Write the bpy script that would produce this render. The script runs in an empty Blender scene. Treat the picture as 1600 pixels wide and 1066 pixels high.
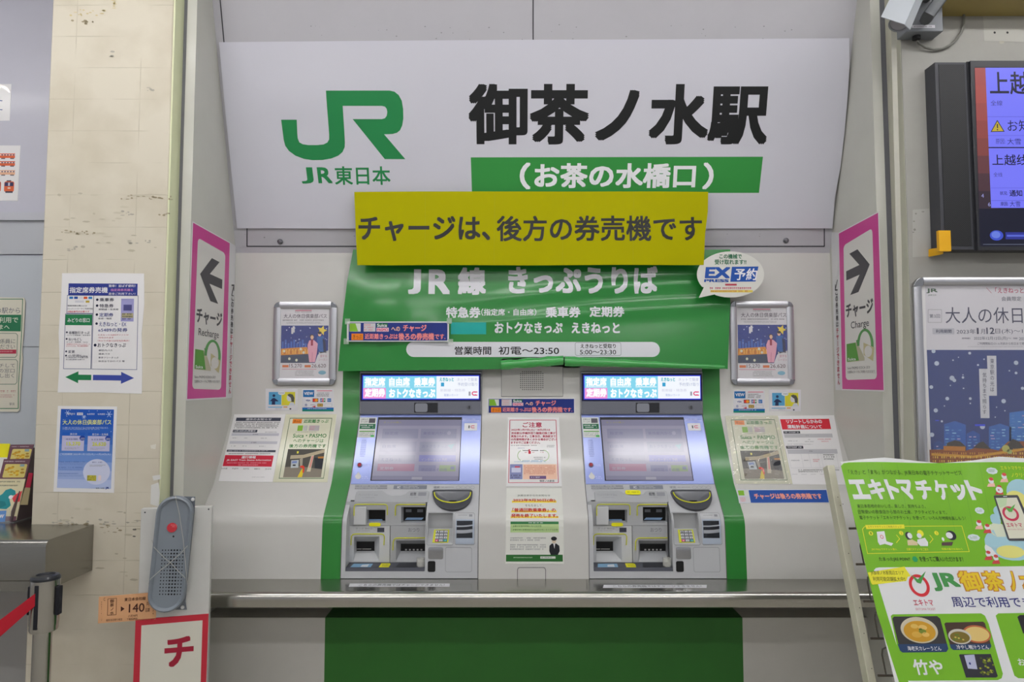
import bpy, bmesh, math, random
from mathutils import Vector, Matrix
random.seed(7)
SC = bpy.context.scene
COL = SC.collection
# ------------------------------------------------------------------ camera, world, light, exposure
F, CU, CV, H = 1067.0, 800.0, 533.0, 1.5
PITCH = math.atan(64.0 / F)
cd = bpy.data.cameras.new('camera'); cam = bpy.data.objects.new('camera', cd); COL.objects.link(cam)
cam.location = (0, 0, H); cam.rotation_euler = (math.pi / 2 + PITCH, 0, 0)
cd.sensor_width = 36.0; cd.lens = 36.0 * F / 1600.0; cd.clip_start = 0.05; cd.clip_end = 60
SC.camera = cam
w = bpy.data.worlds.new('hall_light'); SC.world = w; w.use_nodes = True
w.node_tree.nodes['Background'].inputs[0].default_value = (0.97, 0.97, 1.0, 1)
w.node_tree.nodes['Background'].inputs[1].default_value = 0.46
SC.view_settings.view_transform = 'Standard'; SC.view_settings.look = 'None'
SC.view_settings.exposure = -0.25; SC.view_settings.gamma = 1.0
SC.view_settings.use_curve_mapping = False
TUBE_STRENGTH = 31.0

# ------------------------------------------------------------------ materials
def lin(c):
    c /= 255.0
    return c / 12.92 if c <= 0.04045 else ((c + 0.055) / 1.055) ** 2.4
_m = {}
def hx(s): return tuple(int(s[i:i + 2], 16) for i in (0, 2, 4))
def M(col, rough=0.55, metal=0.0, emit=0.0, coat=0.0, bump=0.0, bscale=40.0, stain=0.0, sscale=3.0, trans=0.0, emix=None):
    """Painted / printed / metal surface.  col is rrggbb."""
    k = (col, rough, metal, emit, coat, bump, bscale, stain, sscale, trans, emix)
    if k in _m: return _m[k]
    m = bpy.data.materials.new('surface_' + col); m.use_nodes = True
    nt = m.node_tree; b = nt.nodes['Principled BSDF']
    rgb = tuple(lin(c) for c in hx(col)) + (1,)
    b.inputs['Base Color'].default_value = rgb
    b.inputs['Roughness'].default_value = rough
    b.inputs['Metallic'].default_value = metal
    if not metal: b.inputs['Specular IOR Level'].default_value = 0.3
    if coat: b.inputs['Coat Weight'].default_value = coat; b.inputs['Coat Roughness'].default_value = 0.12
    if emit:
        b.inputs['Emission Color'].default_value = rgb
        b.inputs['Emission Strength'].default_value = emit
        if emix is not None: b.inputs['Base Color'].default_value = tuple(lin(c) for c in hx(emix)) + (1,)
    if trans:
        b.inputs['Transmission Weight'].default_value = trans; b.inputs['IOR'].default_value = 1.3
    if bump or stain:
        tc = nt.nodes.new('ShaderNodeTexCoord')
        if bump:
            n = nt.nodes.new('ShaderNodeTexNoise'); n.inputs['Scale'].default_value = bscale; n.inputs['Detail'].default_value = 3
            bp = nt.nodes.new('ShaderNodeBump'); bp.inputs['Strength'].default_value = 1.0; bp.inputs['Distance'].default_value = bump
            nt.links.new(tc.outputs['Object'], n.inputs['Vector']); nt.links.new(n.outputs['Fac'], bp.inputs['Height'])
            nt.links.new(bp.outputs['Normal'], b.inputs['Normal'])
        if stain:
            n = nt.nodes.new('ShaderNodeTexNoise'); n.inputs['Scale'].default_value = sscale; n.inputs['Detail'].default_value = 8
            n.inputs['Roughness'].default_value = 0.65
            r = nt.nodes.new('ShaderNodeValToRGB')
            r.color_ramp.elements[0].position = 0.30; r.color_ramp.elements[1].position = 0.62
            r.color_ramp.elements[0].color = tuple(x * (1 - stain) for x in rgb[:3]) + (1,)
            r.color_ramp.elements[1].color = rgb
            nt.links.new(tc.outputs['Object'], n.inputs['Vector']); nt.links.new(n.outputs['Fac'], r.inputs['Fac'])
            nt.links.new(r.outputs['Color'], b.inputs['Base Color'])
    _m[k] = m
    return m
def E(col, s=1.0): return M(col, rough=0.3, emit=s * 1.18 if s < 5 else s, emix='101014')
def brushed(col, rough, sc=(1, 60, 60)):
    k = ('br', col, rough, sc)
    if k in _m: return _m[k]
    m = bpy.data.materials.new('brushed_steel'); m.use_nodes = True; nt = m.node_tree; b = nt.nodes['Principled BSDF']
    b.inputs['Base Color'].default_value = tuple(lin(c) for c in hx(col)) + (1,)
    b.inputs['Metallic'].default_value = 1.0; b.inputs['Roughness'].default_value = rough
    tc = nt.nodes.new('ShaderNodeTexCoord'); mp = nt.nodes.new('ShaderNodeMapping'); mp.inputs['Scale'].default_value = sc
    n = nt.nodes.new('ShaderNodeTexNoise'); n.inputs['Scale'].default_value = 8; n.inputs['Detail'].default_value = 4
    mr = nt.nodes.new('ShaderNodeMapRange'); mr.inputs['To Min'].default_value = rough * 0.75; mr.inputs['To Max'].default_value = rough * 1.35
    nt.links.new(tc.outputs['Object'], mp.inputs['Vector']); nt.links.new(mp.outputs['Vector'], n.inputs['Vector'])
    nt.links.new(n.outputs['Fac'], mr.inputs['Value']); nt.links.new(mr.outputs['Result'], b.inputs['Roughness'])
    _m[k] = m
    return m
def glass(col='ffffff', rough=0.02, alpha=0.12):
    k = ('gl', col, rough, alpha)
    if k in _m: return _m[k]
    m = bpy.data.materials.new('clear_plastic'); m.use_nodes = True; b = m.node_tree.nodes['Principled BSDF']
    b.inputs['Base Color'].default_value = tuple(lin(c) for c in hx(col)) + (1,)
    b.inputs['Roughness'].default_value = rough; b.inputs['Alpha'].default_value = alpha
    b.inputs['Coat Weight'].default_value = 1.0; b.inputs['Coat Roughness'].default_value = rough
    _m[k] = m
    return m

# ------------------------------------------------------------------ photo pixel -> place geometry (used to read sizes off the photograph)
_c, _s = math.cos(PITCH), math.sin(PITCH)
EYE = Vector((0, 0, H))
def ray(u, v):
    a = (u - CU) / F; b = (CV - v) / F
    return Vector((a, _c - b * _s, _s + b * _c))
def atY(u, v, Y): r = ray(u, v); return EYE + r * (Y / r.y)
def atX(u, v, X): r = ray(u, v); return EYE + r * (X / r.x)
def atZ(u, v, Z): r = ray(u, v); return EYE + r * ((Z - H) / r.z)

# ------------------------------------------------------------------ object helpers
def tag(o, label=None, cat=None, group=None, kind=None):
    if label: o['label'] = label
    if cat: o['category'] = cat
    if group: o['group'] = group
    if kind: o['kind'] = kind
    return o
def thing(name, label, cat, loc, group=None):
    o = bpy.data.objects.new(name, None); COL.objects.link(o); o.location = Vector(loc); o.empty_display_size = 0.05
    return tag(o, label, cat, group)
def origin_of(p):
    v = Vector((0, 0, 0))
    while p is not None: v += p.location; p = p.parent
    return v
class MB:
    def __init__(s): s.V = []; s.Fc = []; s.MI = []; s.mats = []
    def mi(s, m):
        if m not in s.mats: s.mats.append(m)
        return s.mats.index(m)
    def add(s, vs, fs, m):
        b = len(s.V); s.V += [Vector(v) for v in vs]; k = s.mi(m)
        for f in fs: s.Fc.append(tuple(b + i for i in f)); s.MI.append(k)
        return s
    def box(s, a, b, m):
        x0, y0, z0 = (min(a[i], b[i]) for i in range(3)); x1, y1, z1 = (max(a[i], b[i]) for i in range(3))
        return s.add([(x0, y0, z0), (x1, y0, z0), (x1, y1, z0), (x0, y1, z0), (x0, y0, z1), (x1, y0, z1), (x1, y1, z1), (x0, y1, z1)],
                     [(0, 3, 2, 1), (4, 5, 6, 7), (0, 1, 5, 4), (1, 2, 6, 5), (2, 3, 7, 6), (3, 0, 4, 7)], m)
    def hexa(s, p, m):  # 8 points: bottom 4, top 4
        return s.add(p, [(0, 3, 2, 1), (4, 5, 6, 7), (0, 1, 5, 4), (1, 2, 6, 5), (2, 3, 7, 6), (3, 0, 4, 7)], m)
    def prism(s, pts, d, m):  # planar loop of 3D points extruded by vector d
        n = len(pts); d = Vector(d); P = [Vector(p) for p in pts]
        return s.add(P + [p + d for p in P], [tuple(range(n))[::-1], tuple(range(n, 2 * n))] + [(i, (i + 1) % n, n + (i + 1) % n, n + i) for i in range(n)], m)
    def profx(s, yz, x0, x1, m):  # (y,z) loop extruded along x
        return s.prism([(x0, y, z) for y, z in yz], (x1 - x0, 0, 0), m)
    def cyl(s, p0, p1, r0, m, r1=None, n=20):
        p0 = Vector(p0); p1 = Vector(p1); r1 = r0 if r1 is None else r1
        d = (p1 - p0).normalized(); a = d.orthogonal().normalized(); b = d.cross(a)
        vs = []
        for p, r in ((p0, r0), (p1, r1)):
            vs += [p + (a * math.cos(2 * math.pi * i / n) + b * math.sin(2 * math.pi * i / n)) * r for i in range(n)]
        return s.add(vs, [tuple(range(n))[::-1], tuple(range(n, 2 * n))] + [(i, (i + 1) % n, n + (i + 1) % n, n + i) for i in range(n)], m)
    def tube(s, pts, r, m, n=8):
        P = [Vector(p) for p in pts]; vs = []; fs = []
        ref = None
        for i, p in enumerate(P):
            d = (P[min(i + 1, len(P) - 1)] - P[max(i - 1, 0)]).normalized()
            if ref is None: ref = d.orthogonal().normalized()
            a = (ref - d * ref.dot(d)).normalized(); ref = a; b = d.cross(a)
            vs += [p + (a * math.cos(2 * math.pi * j / n) + b * math.sin(2 * math.pi * j / n)) * r for j in range(n)]
        for i in range(len(P) - 1):
            for j in range(n): fs.append((i * n + j, i * n + (j + 1) % n, (i + 1) * n + (j + 1) % n, (i + 1) * n + j))
        fs += [tuple(range(n))[::-1], tuple(range((len(P) - 1) * n, len(P) * n))]
        return s.add(vs, fs, m)
    def lathe(s, prof, o, m, n=32, ax=(0, 0, 1)):
        o = Vector(o); ax = Vector(ax).normalized(); a = ax.orthogonal().normalized(); b = ax.cross(a); vs = []; fs = []
        for r, h in prof:
            vs += [o + ax * h + (a * math.cos(2 * math.pi * i / n) + b * math.sin(2 * math.pi * i / n)) * r for i in range(n)]
        for k in range(len(prof) - 1):
            for i in range(n): fs.append((k * n + i, k * n + (i + 1) % n, (k + 1) * n + (i + 1) % n, (k + 1) * n + i))
        fs += [tuple(range(n))[::-1], tuple(range((len(prof) - 1) * n, len(prof) * n))]
        return s.add(vs, fs, m)
    def build(s, name, parent=None, bevel=0.0, smooth=True, label=None, cat=None, group=None, kind=None, seg=2, fixn=True):
        if parent is not None: o0 = origin_of(parent)
        else:
            xs = [v.x for v in s.V]; ys = [v.y for v in s.V]; zs = [v.z for v in s.V]
            o0 = Vector(((min(xs) + max(xs)) / 2, (min(ys) + max(ys)) / 2, min(zs)))
        me = bpy.data.meshes.new(name)
        me.from_pydata([v - o0 for v in s.V], [], s.Fc)
        for m in s.mats: me.materials.append(m)
        me.polygons.foreach_set('material_index', s.MI)
        if fixn:
            bm = bmesh.new(); bm.from_mesh(me); bmesh.ops.recalc_face_normals(bm, faces=bm.faces); bm.to_mesh(me); bm.free()
        if smooth:
            me.shade_smooth(); me.set_sharp_from_angle(angle=math.radians(35))
        o = bpy.data.objects.new(name, me); COL.objects.link(o)
        if parent is not None: o.parent = parent
        else: o.location = o0
        if bevel:
            b = o.modifiers.new('bevel', 'BEVEL'); b.width = bevel; b.segments = seg; b.limit_method = 'ANGLE'; b.angle_limit = math.radians(40)
        return tag(o, label, cat, group, kind)

# ------------------------------------------------------------------ text glyphs
_g = {}
def glyph(st):
    key = st
    if key in _g: return _g[key]
    c = bpy.data.curves.new('t', 'FONT'); c.body = st; c.resolution_u = 3
    o = bpy.data.objects.new('t', c); COL.objects.link(o); bpy.context.view_layer.update()
    me = o.to_mesh()
    V = [(v.co.x, v.co.y) for v in me.vertices]; Fs = [tuple(p.vertices) for p in me.polygons]
    o.to_mesh_clear(); bpy.data.objects.remove(o); bpy.data.curves.remove(c)
    xs = [v[0] for v in V]; ys = [v[1] for v in V]
    _g[key] = (V, Fs, min(xs), max(xs), min(ys), max(ys))
    return _g[key]

# ------------------------------------------------------------------ printed sheets.  A sheet lies on a plane of the place; its print is measured in photo pixels.
LAY = 0.00022
class Sheet:
    def __init__(s, p, ex, ey, off=0.0):
        s.ex = Vector(ex).normalized(); s.ey = Vector(ey).normalized(); s.n = s.ey.cross(s.ex).normalized()
        s.p = Vector(p) + s.n * off; s.o = s.p.copy()
        s.V = []; s.Fc = []; s.MI = []; s.mats = []; s.bend = None; s.grid = None
    def loc(s, u, v):
        r = ray(u, v); t = (s.p - EYE).dot(s.n) / r.dot(s.n); q = EYE + r * t - s.o
        return (q.dot(s.ex), q.dot(s.ey))
    def world(s, x, y, h): return s.o + s.ex * x + s.ey * y + s.n * h
    def mi(s, m):
        if m not in s.mats: s.mats.append(m)
        return s.mats.index(m)
    def raw(s, pts, fs, m, l):
        b = len(s.V); s.V += [(x, y, l * LAY) for x, y in pts]; k = s.mi(m)
        for f in fs: s.Fc.append(tuple(b + i for i in f)); s.MI.append(k)
    def poly(s, px, m, l=1):
        pts = [s.loc(*q) for q in px]; s.raw(pts, [tuple(range(len(pts)))], m, l)
    def base(s, px, m, t=0.0012):
        pts = [s.loc(*q) for q in px]; n = len(pts); b = len(s.V); k = s.mi(m)
        s.V += [(x, y, 0) for x, y in pts] + [(x, y, -t) for x, y in pts]
        for f in [tuple(range(n)), tuple(range(n, 2 * n))[::-1]] + [(i, n + i, n + (i + 1) % n, (i + 1) % n) for i in range(n)]:
            s.Fc.append(tuple(b + i for i in f)); s.MI.append(k)
    def bb(s, x0, y0, x1, y1):
        ym = (y0 + y1) / 2; xm = (x0 + x1) / 2
        return s.loc(x0, ym)[0], s.loc(xm, y0)[1], s.loc(x1, ym)[0], s.loc(xm, y1)[1]
    def rect(s, x0, y0, x1, y1, m, l=1):
        a, b, c, d = s.bb(x0, y0, x1, y1); s.raw([(a, b), (c, b), (c, d), (a, d)], [(0, 1, 2, 3)], m, l)
    def rr(s, x0, y0, x1, y1, r, m, l=1, n=5):
        a, b, c, d = s.bb(x0, y0, x1, y1); q = min(r * (c - a) / max(1e-6, x1 - x0), abs(d - b) / 2, abs(c - a) / 2); pts = []
        for cx, cy, t0 in ((c - q, b + q, -90), (c - q, d - q, 0), (a + q, d - q, 90), (a + q, b + q, 180)):
            for i in range(n + 1):
                t = math.radians(t0 + 90 * i / n); pts.append((cx + q * math.cos(t), cy + q * math.sin(t)))
        s.raw(pts, [tuple(range(len(pts)))], m, l)
    def frame(s, x0, y0, x1, y1, r, wd, mo, mi_, l=1):
        s.rr(x0, y0, x1, y1, r, mo, l); s.rr(x0 + wd, y0 + wd, x1 - wd, y1 - wd, max(0.3, r - wd), mi_, l + 1)
    def ell(s, cx, cy, rx, ry, m, l=1, n=28, t0=0, t1=360):
        a, b, c, d = s.bb(cx - rx, cy - ry, cx + rx, cy + ry); X, Y = (a + c) / 2, (b + d) / 2; A, B = (c - a) / 2, (d - b) / 2
        k = n if t1 - t0 >= 360 else n + 1
        s.raw([(X + A * math.cos(math.radians(t0 + (t1 - t0) * i / n)), Y + B * math.sin(math.radians(t0 + (t1 - t0) * i / n))) for i in range(k)], [tuple(range(k))], m, l)
    def ring(s, cx, cy, rx, ry, wd, m, l=1, n=28, t0=0, t1=360):
        a, b, c, d = s.bb(cx - rx, cy - ry, cx + rx, cy + ry); X, Y = (a + c) / 2, (b + d) / 2; A, B = (c - a) / 2, (d - b) / 2; q = wd / rx; q2 = wd / ry
        pts = []
        for i in range(n + 1):
            t = math.radians(t0 + (t1 - t0) * i / n); pts += [(X + A * math.cos(t), Y + B * math.sin(t)), (X + A * (1 - q) * math.cos(t), Y + B * (1 - q2) * math.sin(t))]
        s.raw(pts, [(2 * i, 2 * i + 2, 2 * i + 3, 2 * i + 1) for i in range(n)], m, l)
    def line(s, pts, wd, m, l=1):
        P = [s.loc(*q) for q in pts]; sc = abs(s.loc(pts[0][0] + 1, pts[0][1])[0] - s.loc(*pts[0])[0]); h = wd * sc / 2
        for (xa, ya), (xb, yb) in zip(P, P[1:]):
            d = math.hypot(xb - xa, yb - ya) or 1e-6; nx, ny = -(yb - ya) / d * h, (xb - xa) / d * h; tx, ty = (xb - xa) / d * h * 0.6, (yb - ya) / d * h * 0.6
            s.raw([(xa + nx - tx, ya + ny - ty), (xb + nx + tx, yb + ny + ty), (xb - nx + tx, yb - ny + ty), (xa - nx - tx, ya - ny - ty)], [(0, 1, 2, 3)], m, l)
    def text(s, st, x0, y0, x1, y1, m, b=0.0, l=4, slant=0.0, n=6):
        V, Fs, ax, bx, ay, by = glyph(st); p, q, r, t = s.bb(x0, y0, x1, y1); b *= .8
        kx = (r - p) / max(1e-6, bx - ax + 2 * b); ky = (t - q) / max(1e-6, by - ay + 2 * b)
        offs = [(0, 0)] if b <= 0 else [(-b, -b), (b, -b), (b, b), (-b, b)] + ([(0, 0), (-b, 0), (b, 0), (0, b), (0, -b)] if b > .024 and n > 6 else [])
        for i, (dx, dy) in enumerate(offs):   # heavier strokes: the same glyph laid four times
            s.raw([(p + (x - ax + b + dx) * kx + slant * (y - ay) * ky, t - (y - ay + b + dy) * ky) for x, y in V], Fs, m, l + i * .15)
    def vtext(s, st, xc, y0, y1, size, m, b=0.0, l=4):
        n = len(st); st_ = (y1 - y0) / n
        for i, ch in enumerate(st):
            if ch == ' ': continue
            V, Fs, ax, bx, ay, by = glyph(ch); cy = y0 + st_ * (i + .5); hw = size * (bx - ax) / 2; hh = st_ * .92 * (by - ay) / 2
            if ch == 'ー': hw, hh = size * .06, st_ * .4
            if ch == 'ー': s.rect(xc - hw, cy - hh, xc + hw, cy + hh, m, l)
            else: s.text(ch, xc - hw, cy - hh, xc + hw, cy + hh, m, b, l)
    def greek(s, x0, y0, x1, y1, rows, m, l=3, fill=0.55, ragged=0.12):
        """rows of print too fine to read in the photograph: rows of tiny marks"""
        dy = (y1 - y0) / rows
        for r in range(rows):
            cy = y0 + dy * (r + .5); xe = x1 - (random.random() * ragged * (x1 - x0)); x = x0; hh = dy * fill / 2
            while x < xe:
                wd = dy * fill * random.uniform(.6, 1.0)
                if random.random() < .9:
                    s.rect(x, cy - hh, min(x + wd, xe), cy - hh * random.uniform(-.1, .3), m, l)
                    s.rect(x, cy + hh * random.uniform(.3, .6), min(x + wd * random.uniform(.5, 1), xe), cy + hh, m, l)
                x += wd + dy * fill * .28
    def build(s, name, parent=None, label=None, cat=None, group=None, kind=None, smooth=False):
        bm = bmesh.new(); vs = [bm.verts.new(v) for v in s.V]
        for f, k in zip(s.Fc, s.MI):
            try: fc = bm.faces.new([vs[i] for i in f]); fc.material_index = k
            except ValueError: pass
        if s.grid:
            xs = [v[0] for v in s.V]; ys = [v[1] for v in s.V]
            for ax, lo, hi, n in ((0, min(xs), max(xs), s.grid[0]), (1, min(ys), max(ys), s.grid[1])):
                for i in range(1, n):
                    co = [0, 0, 0]; co[ax] = lo + (hi - lo) * i / n; no = [0, 0, 0]; no[ax] = 1
                    bmesh.ops.bisect_plane(bm, geom=bm.verts[:] + bm.edges[:] + bm.faces[:], dist=1e-6, plane_co=co, plane_no=no)
        for yb in getattr(s, 'breaks', ()):
            bmesh.ops.bisect_plane(bm, geom=bm.verts[:] + bm.edges[:] + bm.faces[:], dist=1e-6, plane_co=(0, yb, 0), plane_no=(0, 1, 0))
        for v in bm.verts:
            x, y, h = v.co
            if s.bend:
                xs0, xs1, ys0, ys1 = s.ext
                h += s.bend((x - xs0) / (xs1 - xs0), (y - ys0) / (ys1 - ys0))
            v.co = s.world(x, y, h)
        if parent is not None: o0 = origin_of(parent)
        else:
            o0 = sum((v.co for v in bm.verts), Vector()) / len(bm.verts)
        for v in bm.verts: v.co -= o0
        # every face of the sheet looks outward
        me = bpy.data.meshes.new(name); bm.to_mesh(me); bm.free()
        for m in s.mats: me.materials.append(m)
        if smooth: me.shade_smooth(); me.set_sharp_from_angle(angle=math.radians(40))
        o = bpy.data.objects.new(name, me); COL.objects.link(o)
        if parent is not None: o.parent = parent
        else: o.location = o0
        return tag(o, label, cat, group, kind)
    def setbend(s, f, nx, ny):
        xs = [v[0] for v in s.V]; ys = [v[1] for v in s.V]
        s.ext = (min(xs), max(xs), min(ys), max(ys)); s.bend = f; s.grid = (nx, ny)

YB = 2.9
PROF = [(2.9, 2.052), (2.9, 1.362), (2.742, 1.100), (2.634, 0.994), (2.6235, 0.978), (2.618, 0.955), (2.607, 0.763)]   # (y, z) of the machine front, top to counter
class PSheet(Sheet):
    """a sheet that follows the bent front of the machine row"""
    def __init__(s, off=0.0):
        s.off = off; s.V = []; s.Fc = []; s.MI = []; s.mats = []; s.bend = None; s.grid = None
        s.acc = [0.0]
        for a, b in zip(PROF, PROF[1:]): s.acc.append(s.acc[-1] + math.hypot(b[0] - a[0], b[1] - a[1]))
        s.breaks = s.acc[1:-1]
    def loc(s, u, v):
        r = ray(u, v); best = None
        for i, (a, b) in enumerate(zip(PROF, PROF[1:])):
            dy, dz = b[0] - a[0], b[1] - a[1]; L = math.hypot(dy, dz); n = Vector((0, dz / L, -dy / L))
            p = Vector((0, a[0], a[1])) + n * s.off
            t = (p - EYE).dot(n) / r.dot(n); q = EYE + r * t
            k = ((q.y - p.y) * dy + (q.z - p.z) * dz) / (L * L)
            e = max(0, -k, k - 1)
            if best is None or e < best[0]: best = (e, q.x, s.acc[i] + k * L)
            if e <= 0: break
        return best[1], best[2]
    def world(s, x, y, h):
        for i, (a, b) in enumerate(zip(PROF, PROF[1:])):
            if y <= s.acc[i + 1] + 1e-7 or i == len(PROF) - 2:
                dy, dz = b[0] - a[0], b[1] - a[1]; L = math.hypot(dy, dz); k = (y - s.acc[i]) / L
                n = Vector((0, dz / L, -dy / L))
                if i + 2 < len(PROF) and abs(y - s.acc[i + 1]) < 1e-5:
                    c = PROF[i + 2]; L2 = math.hypot(c[0] - b[0], c[1] - b[1]); n = (n + Vector((0, (c[1] - b[1]) / L2, -(c[0] - b[0]) / L2))).normalized()
                return Vector((x, a[0] + dy * k, a[1] + dz * k)) + n * (h + s.off)
def wallsheet(Y=YB, off=0.0): return Sheet((0, Y, 1), (1, 0, 0), (0, 0, -1), off)
def slopesheet(a, b, off=0.0): return Sheet((0, a[0], a[1]), (1, 0, 0), (0, b[0] - a[0], b[1] - a[1]), off)
S0A, S0B = (2.612, 3.01), (2.9, 2.052)
def hoodsheet(off=0.0): return slopesheet(S0A, S0B, off)
XL, XR = -1.184, 1.363
def leftsheet(off=0.0): return Sheet((XL, 2.7, 1), (0, 1, 0), (0, 0, -1), off)
def rightsheet(off=0.0): return Sheet((XR, 2.7, 1), (0, -1, 0), (0, 0, -1), off)
YF = 2.43          # plane of the pillar face and of the right hand wall
YLW = 2.78         # wall behind the left hand counter

# ------------------------------------------------------------------ common finishes
PAINT = M('c8c7c3', 0.34, coat=0.4, bump=0.0004, bscale=6, stain=0.05, sscale=2)
SIDEP = M('c6c6be', 0.40, coat=0.2, stain=0.07, sscale=3)
GREEN = M('2c7d33', 0.30, coat=0.3)
BLACK = M('15161a', 0.5)
INK = M('22232a', 0.5)
WHITE = M('e9e9ee', 0.45)
PAPER = M('e6e5e6', 0.5, coat=0.25)
GRAYT = M('8b8d92', 0.5)
RED = M('c8203c', 0.5)
JRG = M('1f7a45', 0.4)
ORNG = M('e8821e', 0.5)
NAVY = M('22337f', 0.45)
DKG = M('3a3b40', 0.5)
LIME = M('7fb530', 0.5)
YEL = M('f4ec1c', 0.5)

# ================================================================== SETTING
CEIL = 3.28
MB().box((-5, -4.5, -0.1), (5, 3.6, 0), M('b9b4a8', 0.4, stain=0.12, sscale=4)).build('floor', kind='structure')
MB().box((-5, -4.5, CEIL), (5, 3.6, CEIL + .1), M('d6d8dc', 0.7)).build('ceiling', kind='structure')
# back of the recess and the front of the machine row between the machines
XM0 = atY(563.5, 640, 2.9).x - .004; MW = 0.518                 # machine left edge, width
DX = 0.932                                                       # spacing of the two machines
XG0 = atY(535, 648, 2.9).x; XG1 = XM0 + DX + MW + 0.075
def strip(mb, x0, x1, m, top=2.052):
    mb.profx([(2.9, top)] + PROF[1:] + [(2.607, 0.745), (2.98, 0.745), (2.98, top)], x0, x1, m)
mb = MB(); strip(mb, XL, XG0, PAINT); strip(mb, XM0 + MW, XM0 + DX, PAINT); strip(mb, XG1, XR, PAINT)
mb.box((XG0, 2.9, 1.56), (XG1, 2.98, 2.052), PAINT)
mb.build('wall_back', kind='structure')
mb = MB(); strip(mb, XG0, XM0, GREEN, 1.60); mb.build('trim_1', kind='structure')
mb = MB(); strip(mb, XM0 + DX + MW, XG1, GREEN, 1.60); mb.build('trim_2', kind='structure')
# sloping hood board over the recess, with its panel joints
HOOD = M('b2b1b7', 0.34, coat=0.3, stain=0.05)
mb = MB(); dy, dz = (S0A[0] - S0B[0]), (S0A[1] - S0B[1])
def hood(t, o=0.0):
    L = math.hypot(dy, dz); return (S0B[0] + dy * t - o * dz / L, S0B[1] + dz * t + o * dy / L)
mb.profx([hood(0), hood(1.35), (3.05, hood(1.35)[1]), (3.05, 2.052)], XL, XR, HOOD)
hs = hoodsheet(0.0006)
JNT = M('3a3b40', 0.7)
mb.build('wall_hood', kind='structure')
hs = hoodsheet(0.0012)
hs.line([(386, 352), (386, 385), (1288, 385), (1288, 352)], 1.6, JNT)
hs.line([(833, 0), (833, 66)], 1.8, JNT); hs.line([(344, 0), (350, 66)], 1.8, JNT)
for i in range(60):
    x = random.uniform(355, 1310); y = random.choice([random.uniform(38, 62), random.uniform(364, 372)]); r = random.uniform(.3, 1.1)
    hs.ell(x, y, r * 1.4, r, M('8a8a8c', 0.7), n=8)
hs.build('trim_3', kind='structure')
# side walls of the recess and their front edges
LFY, RFY = atX(297, 400, XL).y, atX(1372, 400, XR).y
TH = 0.036
EDGE = M('c4c4c8', 0.4, coat=0.2)
mb = MB(); mb.box((XL - TH, LFY, 0), (XL, 3.05, CEIL), SIDEP); mb.build('wall_left', kind='structure')
mb = MB(); mb.box((XR, RFY, 0), (XR + TH, 3.05, CEIL), SIDEP); mb.build('wall_right', kind='structure')
MB().box((XL - TH - .03, LFY + .012, 0), (XL - TH, LFY + .03, CEIL), M('77787e', .6)).build('trim_4', kind='structure')
MB().box((XR + TH, RFY + .012, 0), (XR + TH + .03, RFY + .03, CEIL), M('6f7076', .6)).build('trim_5', kind='structure')
# left pillar, cream paint over tile joints
PX1 = XL - TH - .024; PX0 = atY(66, 400, YF).x
def pillar_mat():
    m = bpy.data.materials.new('cream_paint_over_tiles'); m.use_nodes = True; nt = m.node_tree; b = nt.nodes['Principled BSDF']
    b.inputs['Roughness'].default_value = 0.5
    tc = nt.nodes.new('ShaderNodeTexCoord'); mp = nt.nodes.new('ShaderNodeMapping'); mp.inputs['Rotation'].default_value = (math.pi / 2, 0, 0)
    mp.inputs['Location'].default_value = (.13, .05, 0)
    br = nt.nodes.new('ShaderNodeTexBrick'); br.inputs['Scale'].default_value = 1.0; br.inputs['Brick Width'].default_value = .24; br.inputs['Row Height'].default_value = .118
    br.inputs['Mortar Size'].default_value = .0016; br.inputs['Mortar Smooth'].default_value = .4; br.offset = .0
    n = nt.nodes.new('ShaderNodeTexNoise'); n.inputs['Scale'].default_value = 5; n.inputs['Detail'].default_value = 8
    n2 = nt.nodes.new('ShaderNodeTexNoise'); n2.inputs['Scale'].default_value = 5.5; n2.inputs['Detail'].default_value = 3
    r = nt.nodes.new('ShaderNodeValToRGB'); r.color_ramp.elements[0].color = (lin(196), lin(188), lin(168), 1); r.color_ramp.elements[1].color = (lin(208), lin(201), lin(183), 1)
    r.color_ramp.elements[0].position = .3; r.color_ramp.elements[1].position = .55
    mx = nt.nodes.new('ShaderNodeMix'); mx.data_type = 'RGBA'; mx.inputs[7].default_value = (lin(186), lin(178), lin(158), 1)
    mu = nt.nodes.new('ShaderNodeMath'); mu.operation = 'MULTIPLY'
    r2 = nt.nodes.new('ShaderNodeValToRGB'); r2.color_ramp.elements[0].position = .42; r2.color_ramp.elements[1].position = .62
    bp = nt.nodes.new('ShaderNodeBump'); bp.inputs['Distance'].default_value = .001; bp.inputs['Strength'].default_value = .6; bp.invert = True
    L = nt.links.new
    L(tc.outputs['Object'], mp.inputs['Vector']); L(mp.outputs['Vector'], br.inputs['Vector'])
    L(tc.outputs['Object'], n.inputs['Vector']); L(tc.outputs['Object'], n2.inputs['Vector']); L(n.outputs['Fac'], r.inputs['Fac'])
    L(n2.outputs['Fac'], r2.inputs['Fac']); L(br.outputs['Fac'], mu.inputs[0]); L(r2.outputs['Color'], mu.inputs[1])
    L(mu.outputs[0], mx.inputs[0]); L(r.outputs['Color'], mx.inputs[6]); L(mx.outputs[2], b.inputs['Base Color'])
    L(mu.outputs[0], bp.inputs['Height']); L(bp.outputs['Normal'], b.inputs['Normal'])
    return m
mb = MB(); mb.box((PX0, YF, 0), (PX1, 3.05, CEIL), pillar_mat()); mb.build('wall_pillar', kind='structure', bevel=.004)
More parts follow.
